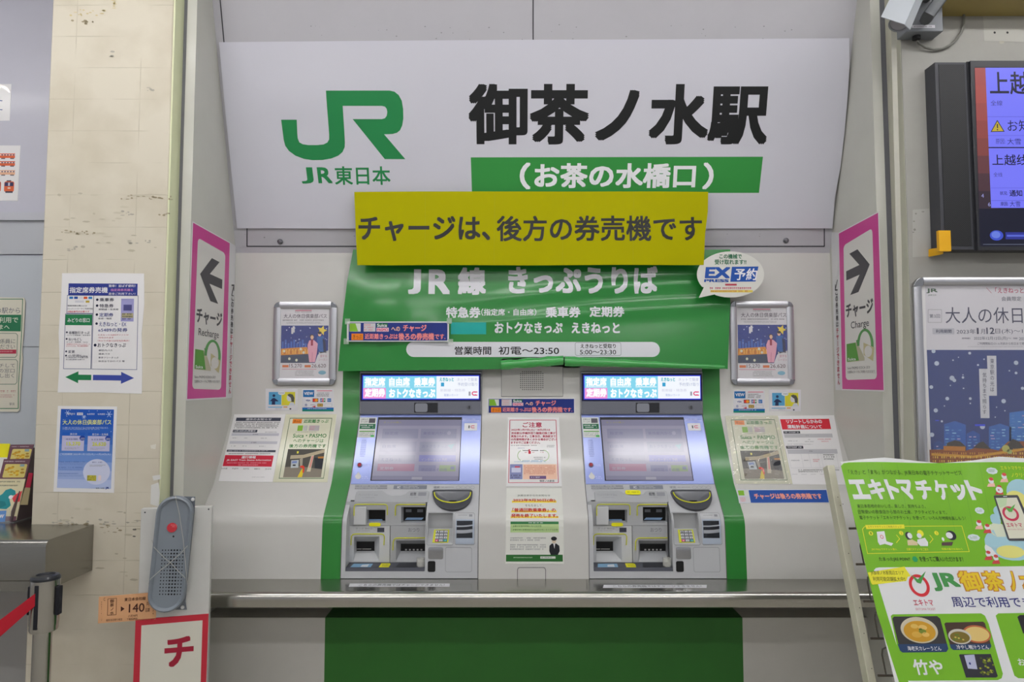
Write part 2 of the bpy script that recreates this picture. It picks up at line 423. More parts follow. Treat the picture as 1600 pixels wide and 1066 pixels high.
# chips and stains of the pillar paint
ps = wallsheet(YF, .0008); ST = M('9a8f74', .6); ST2 = M('c8b98a', .6); LT = M('dedbd0', .6); GR = M('a8a498', .6)
for x0, y0, x1, y1, m, k in ((110, 15, 168, 24, ST2, 14), (112, 32, 146, 40, ST, 8), (182, 305, 268, 312, ST, 16), (190, 330, 210, 337, GR, 6), (245, 332, 266, 338, ST, 5),
                             (92, 360, 150, 366, ST, 14), (200, 373, 235, 381, GR, 8), (100, 385, 130, 394, GR, 6), (176, 0, 180, 16, ST2, 6), (170, 80, 182, 90, GR, 3), (230, 136, 240, 143, GR, 4),
                             (80, 812, 215, 820, GR, 22), (50, 818, 140, 822, ST, 12), (206, 825, 214, 842, M('6f6d66', .7), 3), (150, 818, 220, 832, ST, 9)):
    for i in range(k):
        x = random.uniform(x0, x1); y = random.uniform(y0, y1); a = random.uniform(1.0, 4.2); b_ = random.uniform(.5, 1.7)
        ps.poly([(x - a, y), (x - a * .4, y - b_), (x + a * .6, y - b_ * .7), (x + a, y + b_ * .2), (x + a * .3, y + b_), (x - a * .6, y + b_ * .6)], m)
for i in range(70):
    x = random.uniform(85, 262); y = random.choice([random.uniform(795, 835), random.uniform(300, 400), random.uniform(830, 920)]); a = random.uniform(2, 9); b_ = random.uniform(.6, 2.2)
    ps.poly([(x - a, y), (x - a * .4, y - b_), (x + a * .6, y - b_ * .7), (x + a, y + b_ * .2), (x + a * .3, y + b_), (x - a * .6, y + b_ * .6)], M(random.choice(['bcb5a0', 'c6bfab', 'b4ad9a']), .6), .5)
ps.poly([(236, 758), (248, 754), (250, 770), (248, 792), (235, 788)], M('dcdcd8', .6)); ps.poly([(238, 744), (250, 742), (251, 749), (240, 751)], M('dcdcd8', .6))
ps.poly([(235, 696), (244, 694), (243, 702), (236, 701)], LT)
ps.build('trim_6', kind='structure')
mb = MB(); mb.box((PX1 - .001, YF + .004, 0), (PX1 + .006, LFY + .02, CEIL), M('e0e4c0', .5, stain=.08)); mb.build('trim_7', kind='structure')
# wall behind the left counter: upper panel with the lilac cast of the mixed light put into its colour, rail, grey lower panels
LIL_CAST = M('bfbfcb', .45, coat=.15, stain=.04)
mb = MB(); zt = atY(0, 333, YLW).z; zm = atY(0, 345, YLW).z; zk = atY(0, 397, YLW).z
mb.box((-5, YLW + .012, 0), (PX0 + .2, 3.05, CEIL), LIL_CAST); mb.build('wall_ticket_office', kind='structure')
MB().box((-5, YLW - .012, zm), (PX0 + .1, YLW + .02, zt), M('bcbec6', .4, coat=.2)).build('trim_8', kind='structure')
MB().box((-5, YLW, zk), (PX0 + .1, YLW + .02, zm), M('b4b7bd', .45)).build('trim_9', kind='structure')
MB().box((-5, YLW + .002, .66), (PX0 + .1, YLW + .02, zk - .006), M('b9bfc6', .4, coat=.2)).build('trim_10', kind='structure')
ws = wallsheet(YLW, -.001); ws.line([(0, 542), (64, 542)], 1.2, M('85898e', .7)); ws.build('trim_11', kind='structure')
# right hand wall
RX0 = XR + TH + .026
CREAM = M('c9c8b8', .5, stain=.1, sscale=3)
RWM = M('a09f99', .5, stain=.16, sscale=1.6)
mb = MB(); mb.box((RX0, YF, 0), (5, 3.05, CEIL), RWM); mb.build('wall_front', kind='structure')
rs = wallsheet(YF, .0008); x1 = 1410
rs.poly([(1391, 0), (1399, 0), (1409, 400), (1412, 700), (1413, 1066), (1409, 1066), (1408, 700), (1401, 400)], M('b2b1a6', .5))
rs.poly([(1535, 6), (1600, 4), (1610, 4), (1610, 66), (1538, 64)], M('a9a8a1', .5))
for q in ((1552, 16), (1573, 16), (1554, 51), (1574, 51)): rs.ell(q[0], q[1], 1.8, 1.8, BLACK, 2, n=12)
rs.ell(1565, 66, 4, 2.5, GR, 2, n=10)
for q in ((1431, 334), (1442, 331), (1428, 346), (1429, 359), (1427, 363)): rs.ell(q[0], q[1], random.uniform(1, 2.4), random.uniform(.8, 2), M('86867f', .7), 2, n=9)
rs.poly([(1426, 328), (1452, 326), (1454, 400), (1426, 402)], M('a9a8a3', .5))
rs.build('trim_12', kind='structure')
mb = MB(); mb.box((RX0 - .001, YF + .003, 0), (RX0 + .004, RFY + .01, CEIL), CREAM); mb.build('trim_13', kind='structure')
a = atY(1470, 9, 2.36); MB().box((a.x, 2.32, a.z), (3.2, YF, a.z + .08), M('a8965a', .5)).build('trim_14', kind='structure')

# base below the counter: green middle, grey sides, set back
YBS = 2.679; ZBS = 0.597
GX0 = XG0; GX1 = atY(1160, 966, YBS).x
BG = M('2f6e2a', .45, coat=.1, stain=.10, sscale=5); BW = M('cac8c2', .45, stain=.08)
MB().box((GX0, YBS, 0), (GX1, 3.0, ZBS), BG).build('wall_base_middle', kind='structure')
MB().box((XL, YBS, 0), (GX0, 3.0, ZBS), BW).build('wall_base_left', kind='structure')
MB().box((GX1, YBS, 0), (XR, 3.0, ZBS), BW).build('wall_base_right', kind='structure')
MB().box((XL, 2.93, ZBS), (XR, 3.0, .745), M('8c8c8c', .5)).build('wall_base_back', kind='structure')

# ================================================================== ceiling lights
FIX = M('e4e6ea', .5)
TUBE = E('fdfaf8', TUBE_STRENGTH)
def lamp(x, y):
    t = thing('ceiling_light', 'twin tube fluorescent ceiling light out of view, rear rows added for even light', 'ceiling light', (x, y, CEIL), 'ceiling lights of the ticket hall')
    MB().box((x - .62, y - .09, CEIL - .035), (x + .62, y + .09, CEIL), FIX).build('housing', t, bevel=.006)
    for d in (-.042, .042):
        MB().cyl((x - .59, y + d, CEIL - .06), (x + .59, y + d, CEIL - .06), .015, TUBE, n=8).build('tube', t)
    return t
lp0 = lamp(0, 1.47)
def dup(root, loc, label=None, group=None, subs=True):
    r = root.copy(); COL.objects.link(r); r.location = Vector(loc)
    if label: r['label'] = label
    if group: r['group'] = group
    for ch in list(root.children):
        c = ch.copy(); COL.objects.link(c); c.parent = r
        for g in list(ch.children):
            d = g.copy(); COL.objects.link(d); d.parent = c
    return r
for x, y in [(-1.35, 1.47), (1.35, 1.47), (-2.7, 1.47), (2.7, 1.47), (0, -.4), (-1.35, -.4), (1.35, -.4), (2.7, -.4), (-2.7, -.4), (0, -2.6), (-1.6, -2.6), (1.6, -2.6)]:
    dup(lp0, (x, y, CEIL))  # rows behind the camera are added for even light

# ================================================================== BIG BANNER
BWHITE = M('c8c8d2', .34, coat=.3, bump=.0015, bscale=3)
b = hoodsheet(.010)
b.base([(342, 66), (834, 62), (1326, 60), (1325, 110), (1321, 160), (1316, 215), (1311, 262), (1303, 310), (1300, 357), (835, 358), (370, 357)], BWHITE)
BAG = M('1f7f46', .32, coat=.3); BAK = M('141516', .4, coat=.08)
o = (330, 40); k = 1 / 2.9605
lg = [(325, 436), (397, 436), (399, 500), (401, 522), (408, 540), (424, 549), (450, 553), (490, 553), (520, 550), (538, 541), (546, 526), (546, 505), (533, 302), (825, 301), (848, 306), (868, 322), (882, 348), (888, 385),
      (889, 430), (884, 462), (874, 484), (860, 496), (838, 502), (800, 503), (898, 618), (803, 618), (655, 433), (790, 433), (804, 429), (812, 418), (815, 400), (812, 385), (804, 375), (790, 372), (610, 372),
      (619, 540), (618, 562), (608, 585), (588, 602), (556, 615), (515, 622), (470, 623), (430, 617), (390, 602), (360, 580), (343, 556), (336, 528)]
b.poly([(o[0] + x * k, o[1] + y * k) for x, y in lg], BAG, 2)
b.text('J', 471, 261.5, 490, 287, BAG, .03, 2, slant=-.06); b.text('R', 497, 261.5, 519.5, 286.5, BAG, .03, 2, slant=-.06); b.text('東日本', 523, 260, 610, 289, BAG, .02, 2)
b.text('御茶ノ水駅', 732, 131, 1201, 226, BAK, .040, 2, n=8)
b.poly([(735.6, 246), (1192, 245), (1186, 301.5), (737.5, 302)], M('2f8a3c', .32, coat=.3), 1)
b.text('（', 812, 254, 829, 296, WHITE, .03, 3); b.text('）', 1098, 254, 1115, 296, WHITE, .03, 3)
b.text('お茶の水橋口', 835, 255, 1087, 294, WHITE, .036, 3, n=8)
def bf(x, y):
    e = max(0, x - .93) / .07
    return .003 * math.sin(7 * x + 2 * y) * math.sin(3.1 * y + 1) + .014 * e * e * (0.35 + .65 * math.sin(math.pi * min(1, y * 1.05))) + .006 * math.exp(-((x - .13) ** 2 + (y - .3) ** 2) / .01) + (.006 if y > .97 else 0) * 0
b.setbend(bf, 60, 20)
b.build('station_banner', label='large white glossy station name banner with green railway logo, hung on the sloping hood', cat='banner', smooth=True)
# bolts on the hood
hb = hoodsheet()
for i, q in enumerate(((438, 377.5), (1228, 376))):
    x, y = hb.loc(*q); c = hb.world(x, y, 0); n = hb.n
    mb = MB(); mb.lathe([(.0125, 0), (.0125, .0025), (.010, .0035), (.008, .002), (.0065, .006), (.004, .007)], c, M('85868c', .35, .8), 24, n)
    mb.build('hood_bolt', label=('metal bolt below the white banner, left one near the pink arrow sign' if i == 0 else 'metal bolt below the white banner, right one above the speech bubble sticker'), cat='bolt')

# ================================================================== YELLOW SHEET
YSY = 2.795
b = wallsheet(YSY)
YM = M('a8a400', .6, bump=.0006, bscale=5)
YM.node_tree.nodes['Principled BSDF'].inputs['Specular IOR Level'].default_value = .06
b.base([(553.5, 300), (829, 299), (1106.5, 300), (1106, 330), (1102, 365), (1100, 414), (829, 414.5), (558.5, 414.5), (556, 365)], YM)
b.text('チャージは、', 560, 338, 766, 377, BAK, .030, 2, n=8); b.text('後方の券売機です', 776, 337, 1097, 377, BAK, .022, 2, n=8)
for x in (665, 773, 880, 990): b.line([(x, 302), (x - 1, 413)], .5, M('a3a108', .5), 1)
b.setbend(lambda x, y: .0035 * math.sin(9 * x) * (1 - y) + .006 * y * max(0, 1 - x * 8) + .004 * math.sin(14 * x + 4) * y, 48, 8)
b.build('recharge_notice_banner', label='yellow sheet with black lettering hung across the white and green banners', cat='banner', smooth=True)

# ================================================================== GREEN BANNER
GB = M('2a8238', .24, coat=.5, bump=.002, bscale=4)
PG = thing('ticket_counter_banner', 'glossy green vinyl banner with white lettering above the two ticket machines', 'banner', (.05, 2.86, 1.55))
b = slopesheet((2.868, 2.06), (2.835, 1.56))
b.base([(552, 390), (829, 391), (1141, 390), (1141, 470), (1139, 530), (1137, 577), (1100, 572), (1000, 566), (885, 561), (880, 556), (784, 561), (783, 577), (700, 578), (528, 580), (531, 545), (537, 490), (543, 440)], GB)
W2 = M('dcdde4', .35, coat=.3)
b.text('J', 638.5, 421.5, 658, 460.5, W2, .05, 2, n=8); b.text('R', 670, 421.5, 703.5, 460, W2, .05, 2, n=8); b.text('線', 715.5, 418, 759.5, 461, W2, .05, 2, n=8); b.text('きっぷうりば', 794, 416, 1028, 459, W2, .045, 2, n=8)
b.text('特急券', 697, 480, 751, 497, W2, .04, 2); b.text('（指定席・自由席）', 752, 482.5, 838, 493.5, W2, .02, 2); b.text('乗車券', 852.5, 479.5, 907, 496.5, W2, .04, 2); b.text('定期券', 921, 479, 975.5, 495.5, W2, .04, 2)
b.text('おトクなきっぷ', 773, 503.5, 879, 521, W2, .04, 2); b.text('えきねっと', 893, 504, 968.5, 521, W2, .04, 2)
b.rect(704.6, 504, 759.6, 522.5, M('1aa39c', .35), 2)
b.rr(635, 534.5, 1031, 558, 12, W2, 2)
b.text('営業時間', 710.5, 541.5, 767.5, 554.5, BAK, .018, 4); b.text('初電～23:50', 779, 541.5, 873.5, 554.5, BAK, .012, 4)
b.frame(898.5, 535, 970.5, 556, 3, .7, GRAYT, W2, 3); b.text('えきねっと受取り', 907, 537.3, 962, 544.6, BAK, .02, 5); b.text('5:00～23:30', 906, 547, 962.5, 554, BAK, .01, 5)
def gbend(x, y):
    f = 0.0
    f += .014 * math.exp(-((x - .12) / .10) ** 2 - ((y - .45) / .35) ** 2)
    f += .007 * math.exp(-((x - .20) / .05) ** 2 - ((y - .70) / .12) ** 2) - .006 * math.exp(-((x - .10) / .03) ** 2 - ((y - .75) / .12) ** 2)
    for c, a_, wd in ((.27, .0065, .05), (.47, .0065, .05)):
        q = (y - (c + .30 * (1 - x) ** 1.6)); f += a_ * math.exp(-(q / wd) ** 2) * max(0, min(1, (x - .25) * 2.4)) * max(0, min(1, (1.0 - x) * 12 + .3))
    f += .003 * math.sin(5 * x + 1) * math.sin(4 * y)
    return f
b.setbend(gbend, 70, 36)
b.build('vinyl_sheet', PG, smooth=True)
# curled hem at the bottom of the green banner
HEM = M('3f9c4c', .2, coat=.6, bump=.002, bscale=14)
def hem(pts, name, r0, r1):
    mb = MB(); n = len(pts); vs = []; fs = []; K = 9
    for i, (u, v) in enumerate(pts):
        c = atY(u, v, 2.820); r = r0 + (r1 - r0) * i / (n - 1); r *= 1 + .12 * math.sin(i * 2.3)
        for j in range(K):
            t = math.radians(-60 + 250 * j / (K - 1)); vs.append(c + Vector((0, -math.cos(t) * r, math.sin(t) * r)))
    for i in range(n - 1):
        for j in range(K - 1): fs.append((i * K + j, (i + 1) * K + j, (i + 1) * K + j + 1, i * K + j + 1))
    mb.add(vs, fs, HEM); mb.build(name, PG)
hem([(783 + 97 * i / 8, 571 - 7.5 * i / 8) for i in range(9)], 'curled_hem', .021, .022)
hem([(882 + 250 * i / 16, 565 + 9 * i / 16) for i in range(17)], 'curled_hem', .022, .009)

# ================================================================== small printed notices
OUTL = M('e8e8ee', .5)
def suica_strip(b, x0, y0, x1, y1, edge=True):
    W_, H_ = x1 - x0, y1 - y0; X = lambda t: x0 + t * W_; Y = lambda t: y0 + t * H_
    b.base([(x0, y0), (x1, y0), (x1, y1), (x0, y1)], M('d8d8da', .3, coat=.4))
    b.rect(X(.018), Y(.06), X(.985), Y(.95), NAVY, 1)
    b.rect(X(.025), Y(.09), X(.135), Y(.5), M('d5dbd0', .4), 2); b.poly([(X(.027), Y(.1)), (X(.085), Y(.1)), (X(.11), Y(.49)), (X(.027), Y(.49))], LIME, 3)
    b.rect(X(.165), Y(.09), X(.28), Y(.5), M('c9c8cc', .4), 2); b.greek(X(.17), Y(.12), X(.26), Y(.48), 3, M('d8808c', .5), 3)
    b.rect(X(.29), Y(.09), X(.40), Y(.28), M('1c6b38', .5), 2); b.text('Suica', X(.297), Y(.11), X(.393), Y(.27), OUTL, .02, 3)
    b.rect(X(.29), Y(.31), X(.41), Y(.5), M('e9c9d2', .5), 2); b.text('PASMO', X(.297), Y(.34), X(.403), Y(.48), M('d0356a', .5), .03, 3)
    PK = M('e88a8a', .5)
    b.text('への', X(.435), Y(.26), X(.52), Y(.48), M('e9b8a0', .5), .03, 3); b.text('チャージ', X(.55), Y(.16), X(.78), Y(.5), PK, .04, 3)
    b.rect(X(.045), Y(.6), X(.16), Y(.92), ORNG, 2); b.text('きっぷ', X(.06), Y(.66), X(.145), Y(.86), M('6b3a10', .5), 0, 3)
    b.text('近距離きっぷは', X(.175), Y(.6), X(.50), Y(.88), PK, .03, 3); b.text('後ろの券売機', X(.505), Y(.57), X(.855), Y(.92), PK, .05, 3); b.text('です.', X(.86), Y(.62), X(.965), Y(.88), PK, .03, 3)
b = wallsheet(2.835, .012); suica_strip(b, 542, 502.5, 701.5, 534)
TP = glass('e8efe8', .15, .35)
b.build('notice_strip', label='blue notice strip with pink lettering taped onto the green banner', cat='notice', group='blue recharge notice strips')
b = wallsheet(2.8988, .0); suica_strip(b, 761, 622, 899, 646.5)
b.build('notice_strip', label='blue notice strip with pink lettering between the two machine displays', cat='notice', group='blue recharge notice strips')
for i, q in enumerate(((539, 498), (698, 497), (537, 529), (700, 530))):
    b = wallsheet(2.8185, .0); b.rect(q[0], q[1], q[0] + 8, q[1] + 9, TP, 0)
    b.build('adhesive_tape', label='clear tape holding the %s corner of the blue strip on the green banner' % ('upper left', 'upper right', 'lower left', 'lower right')[i], cat='tape', group='tape on the notice strip')

# speech bubble sticker
b = wallsheet(2.80, .0); BB = M('d8d8d2', .4, coat=.3)
pts = [(1141.5 + 52.5 * math.cos(math.radians(t)), 429 + 36 * math.sin(math.radians(t))) for t in range(-180, 118, 8)] + [(1117, 460), (1092, 465.5), (1100, 449)] + [(1141.5 + 52.5 * math.cos(math.radians(t)), 429 + 36 * math.sin(math.radians(t))) for t in range(148, 179, 8)]
b.base(pts, BB, .002)
EXB = M('1c4fa3', .4); TG = M('2a6a4a', .5)
b.text('この機械で', 1124, 397, 1159, 404.5, TG, .03, 3); b.text('受け取れます!!', 1116.5, 405.5, 1166, 413.5, TG, .03, 3)
b.text('EX', 1101, 417.5, 1140, 435, EXB, .05, 3, slant=.12, n=8); b.text('PRESS', 1100, 436.5, 1138.5, 441, EXB, .05, 3, slant=.1)
b.poly([(1143.5, 417), (1185, 416.5), (1180.5, 440), (1141, 440.5)], EXB, 2); b.text('予約', 1146.5, 419.5, 1182, 438, OUTL, .02, 4, slant=.12)
b.rect(1133, 443.5, 1151, 446.5, M('b84858', .5), 3); b.greek(1109, 448, 1176, 453, 1, M('c04860', .5), 3); b.rect(1110, 453.4, 1176, 457, M('e2cf62', .5), 2); b.greek(1111, 453.6, 1175, 457, 1, M('b04030', .5), 3)
b.build('speech_bubble_sticker', label='white oval speech bubble sticker with blue lettering at the right end of the green banner', cat='sticker')

# ---- illustration of the couple pass posters
SKYB = M('1d3384', .45); GOLD = M('d98a2a', .5)
def couple_poster(b, x0, y0, x1, y1):
    W_, H_ = x1 - x0, y1 - y0; X = lambda t: x0 + t * W_; Y = lambda t: y0 + t * H_
    b.rect(x0, y0, x1, y1, M('dcdadf', .35, coat=.4), 1)
    b.rect(X(.3), Y(.015), X(.65), Y(.03), M('c86a80', .5), 2); b.greek(X(.3), Y(.035), X(.7), Y(.055), 1, DKG, 3)
    b.text('大人の休日倶楽部パス', X(.06), Y(.07), X(.97), Y(.135), M('4c3b52', .5), .005, 3)
    b.greek(X(.04), Y(.15), X(.96), Y(.175), 1, DKG, 3); b.greek(X(.12), Y(.185), X(.85), Y(.215), 2, GRAYT, 3)
    b.rect(X(.0), Y(.24), X(1), Y(.78), SKYB, 2)
    random.seed(3)
    for i in range(34):
        r = random.uniform(.5, 1.1); b.ell(X(random.uniform(.03, .97)), Y(random.uniform(.25, .66)), r, r, M('b9c6e8', .5), 3, n=8)
    b.rect(X(.22), Y(.27), X(.26), Y(.36), WHITE, 3); b.rect(X(.25), Y(.25), X(.29), Y(.34), WHITE, 3)
    for i in range(9):
        xx = .02 + i * .06; b.rect(X(xx), Y(.49 - .03 * math.sin(i * 2.1) - .02), X(xx + .04), Y(.575), M('3d62b8', .5), 3)
    b.poly([(X(0), Y(.575)), (X(.3), Y(.56)), (X(.55), Y(.55)), (X(.6), Y(.66)), (X(0), Y(.68))], GOLD, 4)
    for i in range(26): b.rect(X(.01 + i * .022), Y(.585), X(.02 + i * .022), Y(.60 + .05 * (i % 2)), M('f3cf62' if i % 3 else '8a4a1c', .5), 5)
    b.poly([(X(0), Y(.67)), (X(.6), Y(.65)), (X(.65), Y(.78)), (X(0), Y(.78))], M('35425c', .5), 5)
    for q in ((.07, .61), (.42, .58), (.18, .72), (.33, .74), (.48, .63)): b.ell(X(q[0]), Y(q[1]), 2, 2.2, M('d9d9c0', .5), 6, n=9)
    for k2 in range(5):
        t = k2 * 1.256; b.poly([(X(.87), Y(.31)), (X(.87) + 3.6 * math.cos(t - .7), Y(.31) + 3.6 * math.sin(t - .7)), (X(.87) + 8 * math.cos(t), Y(.31) + 8 * math.sin(t)), (X(.87) + 3.6 * math.cos(t + .7), Y(.31) + 3.6 * math.sin(t + .7))], M('f0d84c', .5), 5)
    b.poly([(X(.76), Y(.40)), (X(.90), Y(.39)), (X(.96), Y(.62)), (X(.84), Y(.66)), (X(.78), Y(.56))], M('2b5fa8', .5), 6); b.poly([(X(.88), Y(.42)), (X(.94), Y(.46)), (X(.96), Y(.64)), (X(.9), Y(.62))], M('1b2550', .5), 7)
    b.ell(X(.82), Y(.365), 2.6, 3.4, M('e7b99a', .5), 6, n=14); b.ell(X(.82), Y(.345), 3, 2.2, M('2a2020', .5), 7, n=12)
    b.poly([(X(.80), Y(.62)), (X(.90), Y(.62)), (X(.88), Y(.77)), (X(.80), Y(.77))], M('d8d4d6', .5), 6)
    b.poly([(X(.60), Y(.455)), (X(.70), Y(.45)), (X(.78), Y(.50)), (X(.76), Y(.64)), (X(.72), Y(.77)), (X(.60), Y(.77)), (X(.57), Y(.60)), (X(.565), Y(.52))], M('e3a4b8', .5), 8)
    b.rect(X(.635), Y(.44), X(.68), Y(.53), M('a03048', .5), 9); b.ell(X(.66), Y(.41), 2.5, 3.2, M('e9c0a2', .5), 9, n=14); b.ell(X(.655), Y(.395), 3.1, 2.8, M('3a2018', .5), 8, n=12); b.line([(X(.665), Y(.63)), (X(.66), Y(.77))], .6, M('b86a84', .5), 9)
    b.poly([(X(.72), Y(.78)), (X(.78), Y(.66)), (X(1), Y(.6)), (X(1), Y(.78))], M('dcdadf', .35), 7); b.text('旅する', X(.83), Y(.66), X(.97), Y(.70), M('c0708a', .5), 0, 9); b.text('シーズン', X(.8), Y(.715), X(.98), Y(.75), M('c0708a', .5), 0, 9)
    b.rect(X(.03), Y(.81), X(.16), Y(.845), M('d8743c', .5), 2); b.text('15,270', X(.175), Y(.795), X(.44), Y(.855), M('5a3a48', .5), .0, 3); b.rect(X(.5), Y(.81), X(.63), Y(.845), M('d8743c', .5), 2); b.text('26,620', X(.645), Y(.795), X(.95), Y(.855), M('5a3a48', .5), .0, 3)
    b.rect(X(.02), Y(.868), X(.75), Y(.875), M('c86a80', .5), 2); b.greek(X(.3), Y(.885), X(.72), Y(.97), 4, GRAYT, 3); b.ell(X(.87), Y(.92), 6, 3.2, M('7fb4cc', .5), 2)
def snap_frame(ox0, oy0, ox1, oy1, bw, poster, label, nm='poster_frame', Y=YB, th=.014, cr=.016, grp=None, cornerm=None, corner=9):
    p0 = atY(ox0, oy0, Y - th); p1 = atY(ox1, oy1, Y - th)
    t = thing(nm, label, 'poster frame', ((p0.x + p1.x) / 2, Y, p1.z), grp)
    AL = brushed('cfd0d6', .32, (30, 30, 1))
    sc = (p1.x - p0.x) / (ox1 - ox0); wv = bw * sc; c = corner * sc
    def bar(x0, z0, x1, z1, horiz):
        mb = MB()
        if horiz: pr = [(Y - .004, z0), (Y - th * .75, z0), (Y - th, z0 + wv * .3), (Y - th, z0 + wv * .7), (Y - th * .75, z1), (Y - .004, z1)]; mb.profx(pr, x0, x1, AL)
        else:
            pr = [(x0, Y - .004, z0), (x0, Y - th * .75, z0), (x0 + wv * .3, Y - th, z0), (x0 + wv * .7, Y - th, z0), (x1, Y - th * .75, z0), (x1, Y - .004, z0)]; mb.prism(pr, (0, 0, z1 - z0), AL)
        mb.build('frame_bar', t)
    bar(p0.x + c, p0.z - wv, p1.x - c, p0.z, True); bar(p0.x + c, p1.z, p1.x - c, p1.z + wv, True)
    bar(p0.x, p1.z + c, p0.x + wv, p0.z - c, False); bar(p1.x - wv, p1.z + c, p1.x, p0.z - c, False)
    for sx, sz in ((0, 0), (1, 0), (0, 1), (1, 1)):
        x = p0.x if sx == 0 else p1.x; z = p0.z if sz == 0 else p1.z; dx = 1 if sx == 0 else -1; dz_ = -1 if sz == 0 else 1
        pts = [(x + dx * c, 0, z + dz_ * 0)] ; N = 6
        arc = [(x + dx * (c - c * math.sin(math.radians(90 * i / N))), Y - th * .9, z + dz_ * (c - c * math.cos(math.radians(90 * i / N)))) for i in range(N + 1)]
        loop = arc + [(x + dx * wv * .99, Y - th * .9, z + dz_ * c), (x + dx * c, Y - th * .9, z + dz_ * wv * .99)] if c >= wv * .99 else arc + [(x + dx * c, Y - th * .9, z + dz_ * c)]
        MB().prism(loop, (0, th * .9 - .003, 0), M('aeb0b4', .12, 1.0)).build('corner_piece', t, bevel=.0015)
    s = wallsheet(Y - .005); poster(s); s.build('poster', t)
    g = MB(); g.box((p0.x + wv * .9, Y - .009, p1.z + wv * .9), (p1.x - wv * .9, Y - .0078, p0.z - wv * .9), glass('ffffff', .03, .05)); g.build('clear_cover', t)
    MB().box((p0.x + wv * .5, Y - .004, p1.z + wv * .5), (p1.x - wv * .5, Y, p0.z - wv * .5), M('b8b9bd', .5)).build('back_plate', t)
    return t
def post1(s): s.base([(437, 481), (514, 481), (514, 593), (437, 593)], PAPER, .0008); couple_poster(s, 439, 483, 513, 591)
def post2(s): s.base([(1151, 480), (1233, 480), (1233, 594), (1151, 594)], PAPER, .0008); couple_poster(s, 1153, 481, 1231, 592)
snap_frame(427.5, 471.5, 524, 602, 10.5, post1, 'small aluminium framed couple poster on the back wall left of the green banner', grp='small framed pass posters')
snap_frame(1141, 470.5, 1243, 602, 10.5, post2, 'small aluminium framed couple poster on the back wall right of the green banner', grp='small framed pass posters')

# ---- card stickers
def view_sticker(b, x0, y0):
    X = lambda t: x0 + t * 49; Y = lambda t: y0 + t * 35
    b.base([(X(0), Y(0)), (X(1), Y(0)), (X(1), Y(1)), (X(0), Y(1))], M('dfdee3', .3, coat=.4), .0006)
    b.rect(X(.03), Y(.05), X(.38), Y(.36), M('1668a8', .4), 1); b.text('VIEW', X(.06), Y(.13), X(.35), Y(.27), WHITE, .03, 3)
    b.rect(X(.46), Y(.06), X(.95), Y(.10), M('d88898', .5), 1); b.greek(X(.46), Y(.15), X(.9), Y(.35), 3, DKG, 2)
    b.rect(X(.1), Y(.42), X(.27), Y(.57), M('e8e8ea', .5), 1); b.text('VISA', X(.11), Y(.47), X(.26), Y(.55), NAVY, .03, 3)
    b.rect(X(.33), Y(.42), X(.51), Y(.58), M('2a2a38', .5), 1); b.ell(X(.39), Y(.5), 2.6, 2.4, M('d8302c', .5), 2); b.ell(X(.45), Y(.5), 2.6, 2.4, M('e89a2c', .5), 3)
    b.rect(X(.575), Y(.42), X(.625), Y(.58), M('2450a0', .5), 1); b.rect(X(.63), Y(.42), X(.68), Y(.58), M('c02848', .5), 1); b.rect(X(.685), Y(.42), X(.735), Y(.58), M('2c8a4a', .5), 1); b.text('JCB', X(.585), Y(.46), X(.73), Y(.54), WHITE, .03, 3)
    b.rect(X(.8), Y(.42), X(.92), Y(.58), M('2a72b8', .5), 1); b.greek(X(.81), Y(.46), X(.91), Y(.55), 2, WHITE, 3)
    b.ell(X(.12), Y(.71), 2, 2, M('9aa0b8', .5), 1); b.greek(X(.05), Y(.78), X(.19), Y(.83), 1, M('9aa0b8', .5), 2)
    b.poly([(X(.3), Y(.8)), (X(.42), Y(.74)), (X(.42), Y(.83))], M('c83040', .5), 1); b.greek(X(.26), Y(.68), X(.42), Y(.74), 1, M('88506a', .5), 2)
    b.rect(X(.48), Y(.65), X(.66), Y(.79), M('a88a3c', .5), 1); b.greek(X(.51), Y(.69), X(.63), Y(.75), 1, M('e8dca8', .5), 3)
    b.frame(X(.71), Y(.65), X(.95), Y(.8), 1, .4, M('a8b4bc', .5), M('dfdee3', .4), 1)
    b.rect(X(0), Y(.83), X(1), Y(.92), M('1a66ae', .4), 1); b.rect(X(0), Y(.92), X(1), Y(1), M('1d8a78', .4), 1); b.greek(X(.17), Y(.85), X(.8), Y(.91), 1, WHITE, 3)
